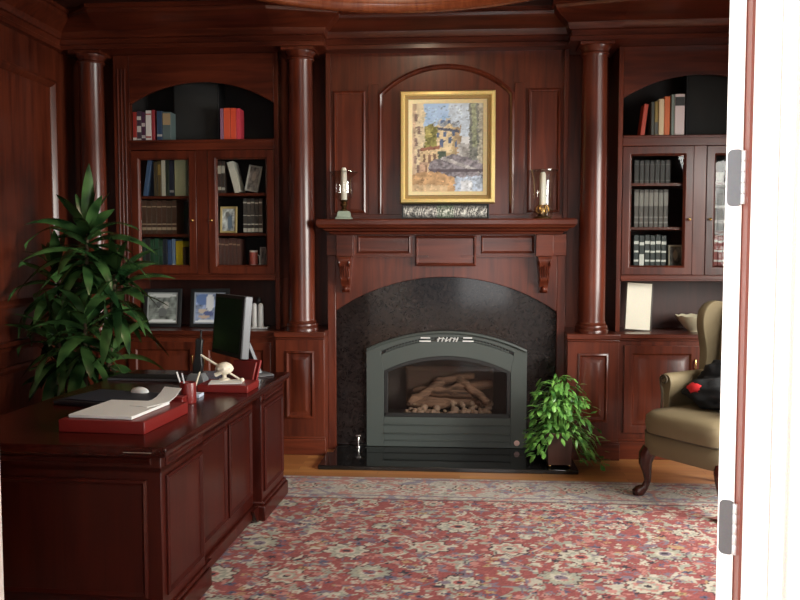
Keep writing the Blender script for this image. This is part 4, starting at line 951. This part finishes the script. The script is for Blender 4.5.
t = thing('leather_cube', 'small red leather block box between the trays on the desk', 'box', (-1.305, 3.70, ZD), R(-2))
MB().box(-.028, .028, -.028, .028, 0, .05).build('body', RLEA, t, False, bevel=.004); MB().box(-.030, .030, -.030, .030, .05, .06).build('lid', RLEA, t, False, bevel=.003)
t = thing('pen_cup', 'red leather pen cup on the desk', 'pen cup', (-1.315, 3.86, ZD))
MB().lathe([(0, 0), (.038, 0), (.039, .004), (.039, .096), (.037, .1), (.034, .096), (.034, .006), (0, .006)], (0, 0, 0), 24).build('body', RLEA, t, False)
for i, (dx, dy, col, what) in enumerate(((-.06, .01, (.75, .75, .73), 'white pen leaning to the left in red pen cup'), (-.02, -.03, (.55, .56, .58), 'silver pen standing in the middle of red pen cup'), (.055, .02, (.78, .72, .55), 'cream pencil leaning to the right in red pen cup'))):
    p0 = Vector((-1.315+(i-1)*.013, 3.86+dy*.2, ZD+.012)); p1 = Vector((-1.315+dx, 3.86+dy, ZD+.152))
    tt = thing('pen', what, 'pen', p0, 0, 'pens in the red cup'); d = p1-p0
    MB().tube([(0, 0, 0), d*.97], .0042, 8).build('barrel', bmat(col), tt, False); MB().tube([d*.97, d*1.03], [.003, .001], 8).build('tip', BLACK, tt, False)
t = thing('desk_folder', 'flat black leather desk folder lying open on the desk', 'folder', (-1.66, 3.86, ZD), R(-14))
MB().box(-.25, .25, -.17, .17, 0, .022).build('cover', solid('black leather', (.014, .014, .018), .4, bump=.2, bscale=150), t, False, bevel=.006); MB().box(-.21, .21, -.14, .14, .022, .028).build('pad', solid('navy pad', (.03, .033, .05), .5), t, False, bevel=.003)
t = thing('computer_mouse', 'white oval computer mouse on the black folder', 'mouse', (-1.60, 3.97, ZD+.0285), R(-20))
b = MB().ball((0, 0, 0), .052, .034, .026, 20, 10); b.v = [(x, y, max(z, 0)) for x, y, z in b.v]; b.build('shell', WPL, t, False); MB().box(-.010, .012, -.002, .002, .026, .0285).build('wheel', GREYP, t, False)
tag(MB().box(-1.38, -1.30, 3.985, 4.06, ZD, ZD+.016).build('note_block', solid('bluish paper', (.52, .58, .70), .6), bevel=.002), 'small bluish white note block behind the pen cup', 'note block')
t = thing('keyboard', 'slim black keyboard with silver edge at the far end of the desk', 'keyboard', (-1.78, 4.55, ZD), R(-3))
MB().box(-.21, .21, -.075, .075, 0, .016).build('case', BLACKM, t, False, bevel=.003); MB().box(-.21, .21, -.079, -.075, .002, .014).build('silver_edge', SILV, t, False)
kb = MB()
for r_ in range(4):
    for c in range(14): kb.box(-.198+c*.0284, -.198+c*.0284+.024, -.06+r_*.032, -.06+r_*.032+.026, .016, .02)
kb.build('keys', BLACK, t, False)
T2 = tray(-1.225, 4.24, .27, .20, .036, R(-2), 'short red leather tray at the far end of the desk, beside the pen cup')
sheet(-1.235, 4.235, ZD+.0394, .17, .13, R(10), 'small white note paper on the far red tray', .004)
t = thing('desk_telephone', 'slim black upright handset standing on a squat grey base', 'telephone', (-1.45, 4.41, ZD))
b = MB(); b.loft([[(s1*h_, s2*h_*.8, z) for s1, s2 in ((-1, -1), (1, -1), (1, 1), (-1, 1))] for h_, z in ((.052, 0), (.055, .006), (.052, .03), (.04, .055), (.03, .06))]); b.build('base', GREYP, t, False, bevel=.006)
M = Matrix.Translation((.004, .0, .055)) @ Matrix.Rotation(R(4), 4, 'Y')
b = MB(); b.loft([[M @ Vector((s1*a, s2*c, z)) for s1, s2 in ((-1, -1), (1, -1), (1, 1), (-1, 1))] for a, c, z in ((.026, .016, 0), (.028, .018, .05), (.020, .015, .09), (.018, .014, .15), (.020, .015, .19), (.014, .012, .20))]); b.build('handset', BLACKM, t, False, bevel=.005)
b = MB(); b.tube([M @ Vector((.006, 0, .2)), M @ Vector((.007, 0, .245))], .006, 8); b.build('aerial', BLACKM, t, False)
t = thing('shell_ornament', 'cream shell ornament crossed by thin pale rods on the far red tray', 'ornament', (-1.26, 4.29, ZD+.0437))
CREAMM = solid('cream shell', (.78, .72, .58), .35)
b = MB(); b.ball((.0, 0, .062), .046, .04, .034, 18, 10, f=lambda q: 1+.10*math.cos(9*math.atan2(q.y, q.x))*max(0, 1-abs(q.z))); b.build('shell', CREAMM, t, False, smooth=60)
b = MB(); b.tube([(-.135, .02, .130), (-.03, 0, .072), (.10, -.02, .0)], [.006, .007, .005], 8); b.ball((.102, -.02, .003), .012, .012, .012, 10, 6); b.build('rod', CREAMM, t, False)
b = MB(); b.tube([(-.045, -.02, .028), (.0, -.02, .05)], .012, 8); b.lathe([(0, 0), (.03, 0), (.03, .005), (.012, .012), (.01, .04), (0, .04)], (0, 0, 0), 16); b.build('foot', CREAMM, t, False)
t = thing('letter_rack', 'dark red leather letter rack leaning in front of the monitor', 'letter rack', (-1.225, 4.47, ZD), R(-32))
M = Matrix.Rotation(R(-18), 4, 'X')
MB().box(-.09, .09, 0, .012, .016, .125, M).build('front_panel', RLEA, t, False, bevel=.003)
MB().box(-.09, .09, .03, .042, .018, .142, M).build('back_panel', REDD, t, False, bevel=.003); MB().box(-.09, .09, -.005, .06, 0, .014).build('base', REDD, t, False, bevel=.002)
# monitor: faces the desk's left side
t = thing('computer_monitor', 'flat black computer monitor with silver rim and stand at the far end of the desk', 'monitor', (-1.345, 4.66, ZD), R(-51))
M = Matrix.Translation((0, 0, .125)) @ Matrix.Rotation(R(-5), 4, 'X')
MB().box(-.21, .21, -.012, .034, 0, .355, M).build('bezel', SILV, t, False, bevel=.004)
MB().box(-.209, .209, -.018, -.010, .001, .354, M).build('screen_bezel', BLACK, t, False, bevel=.003)
MB().box(-.19, .19, -.0195, -.0175, .025, .335, M).build('screen', solid('dark screen', (.006, .007, .010), .22), t, False)
b = MB(); b.loft([[(-w_, y-.012, z), (w_, y-.012, z), (w_, y+.012, z), (-w_, y+.012, z)] for w_, y, z in ((.045, .185, .006), (.042, .155, .09), (.04, .115, .19), (.04, .055, .29))]); b.build('stand', SILV, t, False, bevel=.003)
b = MB(); b.loft([[(s1*a, .175+s2*a*.6, z) for s1, s2 in ((-1, -1), (1, -1), (1, 1), (-1, 1))] for a, z in ((.11, 0), (.11, .008), (.10, .014))]); b.build('base', SILV, t, False, bevel=.004)

# ================================================================== LARGE LEAFY PLANT
def leaf(b, p, az, el, L, W, droop, seg=7, fold=.25, twist=0., roll=0.):
    d = Vector((math.cos(az)*math.cos(el), math.sin(az)*math.cos(el), math.sin(el))); pos = Vector(p); side = Matrix.Rotation(roll, 3, d) @ Vector((-math.sin(az), math.cos(az), 0)); o = len(b.v)
    for i in range(seg+1):
        f = i/seg; wd = W*(math.sin(math.pi*min(1, f*.93+.07))**.75) if f < 1 else .001
        wd = max(wd, .002)
        up = side.cross(d).normalized(); s = (side*math.cos(twist*f)+up*math.sin(twist*f))
        b.v += [tuple(pos-s*wd+up*wd*fold), tuple(pos), tuple(pos+s*wd+up*wd*fold)]
        d = (d+Vector((0, 0, -droop/seg))).normalized(); pos = pos+d*L/seg
    for i in range(seg):
        q = o+i*3; b.f += [(q, q+1, q+4, q+3), (q+1, q+2, q+5, q+4)]
LEAF = leaf_mat('dracaena leaf', (.014, .045, .014), (.085, .19, .055), .22, 7)
BARK = solid('cane bark', (.10, .07, .04), .8, bump=.5, bscale=50)
PX, PY = -2.47, 5.28
t = thing('dracaena_plant', 'tall leafy green corn plant in a pot behind the desk', 'plant', (PX, PY, 0))
pot = MB().lathe([(0, 0), (.14, 0), (.15, .01), (.19, .30), (.2, .32), (.2, .35), (.18, .35), (.17, .30), (0, .30)], (0, 0, 0), 32).build('pot', solid('dark glazed pot', (.03, .02, .018), .3), t, False, smooth=50)
MB().lathe([(0, .295), (.165, .295), (.165, .315), (0, .32)], (0, 0, 0), 20).build('soil', solid('soil', (.03, .02, .014), .95), pot, False)
rl = random.Random(21)
canes = [((-.03, -.02), (.02, -.03), 1.62, 44, .40, True), ((.09, .02), (.19, .0), 1.34, 34, .42, False), ((-.1, .03), (-.24, .05), 1.36, 34, .40, False), ((0, -.08), (.06, -.17), 1.06, 30, .38, False), ((-.06, -.06), (-.16, -.14), .98, 30, .38, False), ((.06, .04), (.18, -.06), .86, 26, .36, False), ((-.04, .05), (-.22, .02), .74, 22, .34, False)]
for (bx, by), (tx, ty), h, nl, L, top in canes:
    MB().tube([(bx, by, .30), (bx*.6+tx*.4, by*.6+ty*.4, .30+(h-.3)*.5), (tx, ty, h)], [.018, .016, .012], 8).build('cane', BARK, t, False)
    b = MB()
    for i in range(nl):
        f = i/(nl-1); az = i*2.39996+rl.uniform(-.3, .3); el = R(-10+88*f**1.5)+rl.uniform(-.15, .15)
        z = h-.30*(1-f)+.02; px = tx+(bx-tx)*.2*(1-f); py = ty+(by-ty)*.2*(1-f)
        leaf(b, (px, py, z), az, el, L*rl.uniform(.75, 1.15)*(.8 if f > .85 else 1), rl.uniform(.030, .046), rl.uniform(1.2, 2.6)*(1-.45*f), 8, .16, rl.uniform(-.25, .25), rl.uniform(-.75, .75))
    b.v = [(max(x, XL+.075-PX), min(y, 5.86-PY), z) for x, y, z in b.v]
    b.build('foliage', LEAF, t, False, smooth=70)
# a few long arching leaves at the top
b = MB()
for az, el, L, dr, z in ((R(95), 1.45, .45, .1, 1.60), (R(60), 1.35, .34, .15, 1.62), (R(180), .75, .50, 1.9, 1.60), (R(0), .62, .50, 1.5, 1.54), (R(-20), .45, .55, 1.4, 1.46), (R(200), .35, .55, 1.8, 1.45), (R(10), .2, .52, 1.4, 1.36), (R(185), .1, .58, 1.3, 1.28)):
    leaf(b, (.02, -.03, z), az, el, L*1.06, .042, dr, 9, .15, 0, rl.choice((-.6, .6)))
b.v = [(max(x, XL+.075-PX), min(y, 5.86-PY), z) for x, y, z in b.v]
b.build('foliage', LEAF, t, False, smooth=70)

# ================================================================== SMALL PLANT IN A SQUARE POT
hx, hy = .675, 5.60
t = thing('potted_pothos', 'bushy bright green plant in a dark square pot on the hearth corner', 'plant', (hx, hy, .031))
PB = wood('dark planter wood', (.035, .014, .010), (.075, .030, .022), 'z', rough=.3)
b = MB(); b.loft([[(s1*h_, s2*h_, z) for s1, s2 in ((-1, -1), (1, -1), (1, 1), (-1, 1))] for h_, z in ((.078, .018), (.086, .215), (.092, .22), (.092, .238), (.078, .238), (.074, .19))]); pt = b.build('pot', PB, t, False, bevel=.003)
for s1 in (-1, 1):
    for s2 in (-1, 1): MB().ball((s1*.066, s2*.066, .0115), .011, .011, .0115, 10, 8).build('foot', BRASS, pt, False)
MB().box(-.07, .07, -.07, .07, .19, .2).build('soil', solid('soil', (.03, .02, .014), .95), pt, False)
PLEAF = leaf_mat('pothos leaf', (.035, .13, .020), (.20, .44, .09), .38, 16)
b = MB(); st_ = MB(); rl = random.Random(5)
for i in range(620):
    az = rl.uniform(0, 2*math.pi); q = rl.random()**.8; el = R(88-80*q); reach = rl.uniform(.16, .33)
    dirx, diry = math.cos(az), math.sin(az)
    ex = dirx*reach*math.cos(el); ey = diry*reach*math.cos(el)*.85; ez = .22+reach*math.sin(el)*1.25
    hang = max(0, math.hypot(ex, ey)-.13)
    ez -= hang*1.0
    if dirx > .3 and q > .55: ez -= rl.uniform(0, .26)
    elif dirx < -.4 and q > .7: ez = max(ez-rl.uniform(0, .10), .10)
    ez = max(ez, .04)
    if ex < -.205: ex = -.205+rl.uniform(0, .06)
    if ey > .17 or (abs(ex) < .11 and ey < 0 and ez < .215): continue
    if i % 3 == 0: st_.tube([(dirx*.03, diry*.03, .2), (ex*.5, ey*.5, max(.23, .26+(ez-.2)*.8)), (ex, ey, ez)], .002, 5)
    leaf(b, (ex, ey, ez), az+rl.uniform(-.7, .7), rl.uniform(-.9, .6), rl.uniform(.04, .075), rl.uniform(.009, .017), rl.uniform(.4, 1.4), 5, .25, rl.uniform(-.5, .5))
b.v = [(x, y, max(z, .003)) for x, y, z in b.v]
b.build('foliage', PLEAF, t, False, smooth=70); st_.build('stems', PLEAF, t, False)

# ================================================================== WING ARMCHAIR
FAB = solid('olive tan upholstery', (.165, .125, .066), .75, bump=.25, bscale=260)
PIPE = solid('upholstery piping', (.055, .040, .022), .75)
ch = thing('wing_armchair', 'olive tan wing armchair with cabriole legs at the rug edge beside the white door', 'armchair', (1.50, 4.93, .0135), R(-54))
def rounded_loft(b, secs, n=28, p=4.0):
    # super-ellipse sections: (cx, cy, z, rx, ry)
    rings = []
    for cx, cy, z, rx, ry in secs:
        r = []
        for i in range(n):
            a = 2*math.pi*i/n; c, s = math.cos(a), math.sin(a)
            r.append(Vector((cx+rx*math.copysign(abs(c)**(2/p), c), cy+ry*math.copysign(abs(s)**(2/p), s), z)))
        rings.append(r)
    return b.loft(rings)
rounded_loft(MB(), [(0, .05, .275, .300, .335), (0, .05, .265, .305, .34), (0, .05, .29, .312, .347), (0, .05, .385, .312, .347), (0, .05, .395, .300, .335)], 40, 7).build('seat_frame', FAB, ch, False, smooth=60)
rounded_loft(MB(), [(0, -.0, .396, .265, .295), (0, -.005, .402, .282, .313), (0, -.005, .45, .290, .323), (0, -.005, .50, .286, .319), (0, -.005, .525, .262, .293), (0, .0, .535, .18, .2)], 40, 6).build('seat_cushion', FAB, ch, False, smooth=60)
b = MB()
for z, rx, ry in ((.398, .304, .300),):
    ring = []
    for i in range(60):
        a = 2*math.pi*i/60; c, s = math.cos(a), math.sin(a); ring.append((rx*math.copysign(abs(c)**(2/6), c), -.012+.05+(ry+.05)*math.copysign(abs(s)**(2/6), s)))
    b.sweep(ring, [(.005*math.cos(k), z+.005*math.sin(k)) for k in (0, 1.05, 2.1, 3.14, 4.19, 5.24)], lambda x, y, h: Vector((x, y, h)), closed=True)
b.build('piping', PIPE, ch, False, smooth=60)
# back
secs = []
for z, y, rx, ry in ((.40, .235, .245, .055), (.55, .245, .255, .065), (.75, .265, .262, .066), (.95, .29, .262, .062), (1.08, .305, .25, .058), (1.15, .315, .215, .05), (1.175, .318, .15, .03)): secs.append((0, y+.14, z, rx, ry))
rounded_loft(MB(), secs, 32, 4).build('backrest', FAB, ch, False, smooth=60)
for s in (-1, 1):
    # wing: curved slab from backrest forwards
    out = [(.30, .66), (.30, .80), (.30, 1.0), (.29, 1.12), (.22, 1.165), (.13, 1.165), (.065, 1.12), (.045, 1.04), (.06, .95), (.085, .86), (.085, .76), (.06, .66)]
    rings = []
    for off, sh in ((-.020, .90), (-.032, .97), (-.02, 1.0), (.02, 1.0), (.032, .97), (.02, .90)):
        cy0 = sum(p[0] for p in out)/len(out); cz0 = sum(p[1] for p in out)/len(out)
        rings.append([Vector((s*(.272+.055*max(0, (.3-p[0])/.3)+off), .205+cy0+(p[0]-cy0)*sh*.92, cz0+(p[1]-cz0)*sh)) for p in out])
    MB().loft(rings).build('wing', FAB, ch, False, smooth=70, subsurf=2)
    # arm: vertical panel rolled outwards at the top, scroll on the front
    b = MB(); rings = []
    def armsec(y, k):
        pts = [(.275, .39), (.275, .60), (.262, .64), (.258, .68), (.270, .715), (.300, .73), (.335, .722), (.352, .695), (.345, .66), (.325, .64), (.318, .60), (.318, .39)]
        c = (.30, .56)
        return [Vector((s*(c[0]+(p[0]-c[0])*k), y, c[1]+(p[1]-c[1])*k)) for p in pts]
    for y, k in ((-.060, .90), (-.070, .97), (-.060, 1.0), (.02, 1.0), (.12, 1.0), (.34, 1.0), (.35, .95)): rings.append(armsec(y, k))
    a_ = b.loft(rings).build('arm', FAB, ch, False, smooth=70, subsurf=1)
    sp = [(.305+.030*math.cos(th)*(1-th/14), .688+.030*math.sin(th)*(1-th/14)) for th in [i*.35 for i in range(26)]]
    line = [(.322, .42), (.322, .52), (.318, .60), (.330, .65)]
    MB().tube([(s*x, -.076, z) for x, z in line]+[(s*x, -.078, z) for x, z in sp], .006, 6).build('scroll_piping', PIPE, a_, False)
    # cabriole front leg and raked back leg
    lg = [((.255, -.245, .285), .042), ((.268, -.262, .25), .042), ((.272, -.268, .20), .034), ((.264, -.260, .14), .022), ((.264, -.255, .09), .017), ((.276, -.266, .05), .019), ((.296, -.284, .028), .030), ((.306, -.292, .012), .032), ((.306, -.292, .0), .025)]
    MB().tube([(s*p[0], p[1], p[2]) for p, r in lg], [r*1.18 for p, r in lg], 14).build('leg', WLEG, ch, False, smooth=70)
    MB().tube([(s*.245, .34, .28), (s*.25, .362, .15), (s*.255, .40, .006)], [.026, .022, .02], 10).build('leg', WLEG, ch, False, smooth=70)
# black cloth bundle with red patch on the seat
c_, s_ = math.cos(R(-54)), math.sin(R(-54))
def chw(x, y): return 1.50+c_*x-s_*y, 4.93+s_*x+c_*y
bx, by = chw(-.04, .075)
t = thing('black_jacket', 'rumpled black cloth bundle with a red patch lying on the armchair seat', 'clothing', (bx, by, .549), R(-54))
def lump(q):
    v = noise.noise(Vector((q.x*2.2+3, q.y*2.2, q.z*2.2)))*.30+noise.noise(Vector((q.x*5, q.y*5+7, q.z*5)))*.10
    return 1+v
b = MB(); b.ball((0, .02, .085), .21, .17, .10, 40, 22, f=lump); b.ball((-.05, .12, .16), .15, .10, .11, 32, 18, f=lump)
b.v = [(x, y, max(z, .001)) for x, y, z in b.v]
b.build('cloth', solid('black cloth', (.004, .004, .005), .95, bump=.5, bscale=40), t, False, smooth=80)
b = MB(); b.ball((-.06, -.115, .125), .06, .03, .032, 20, 10, Matrix.Rotation(R(-25), 4, 'X'), f=lump); b.build('red_patch', solid('red cloth', (.62, .02, .025), .7), t, False, smooth=80)
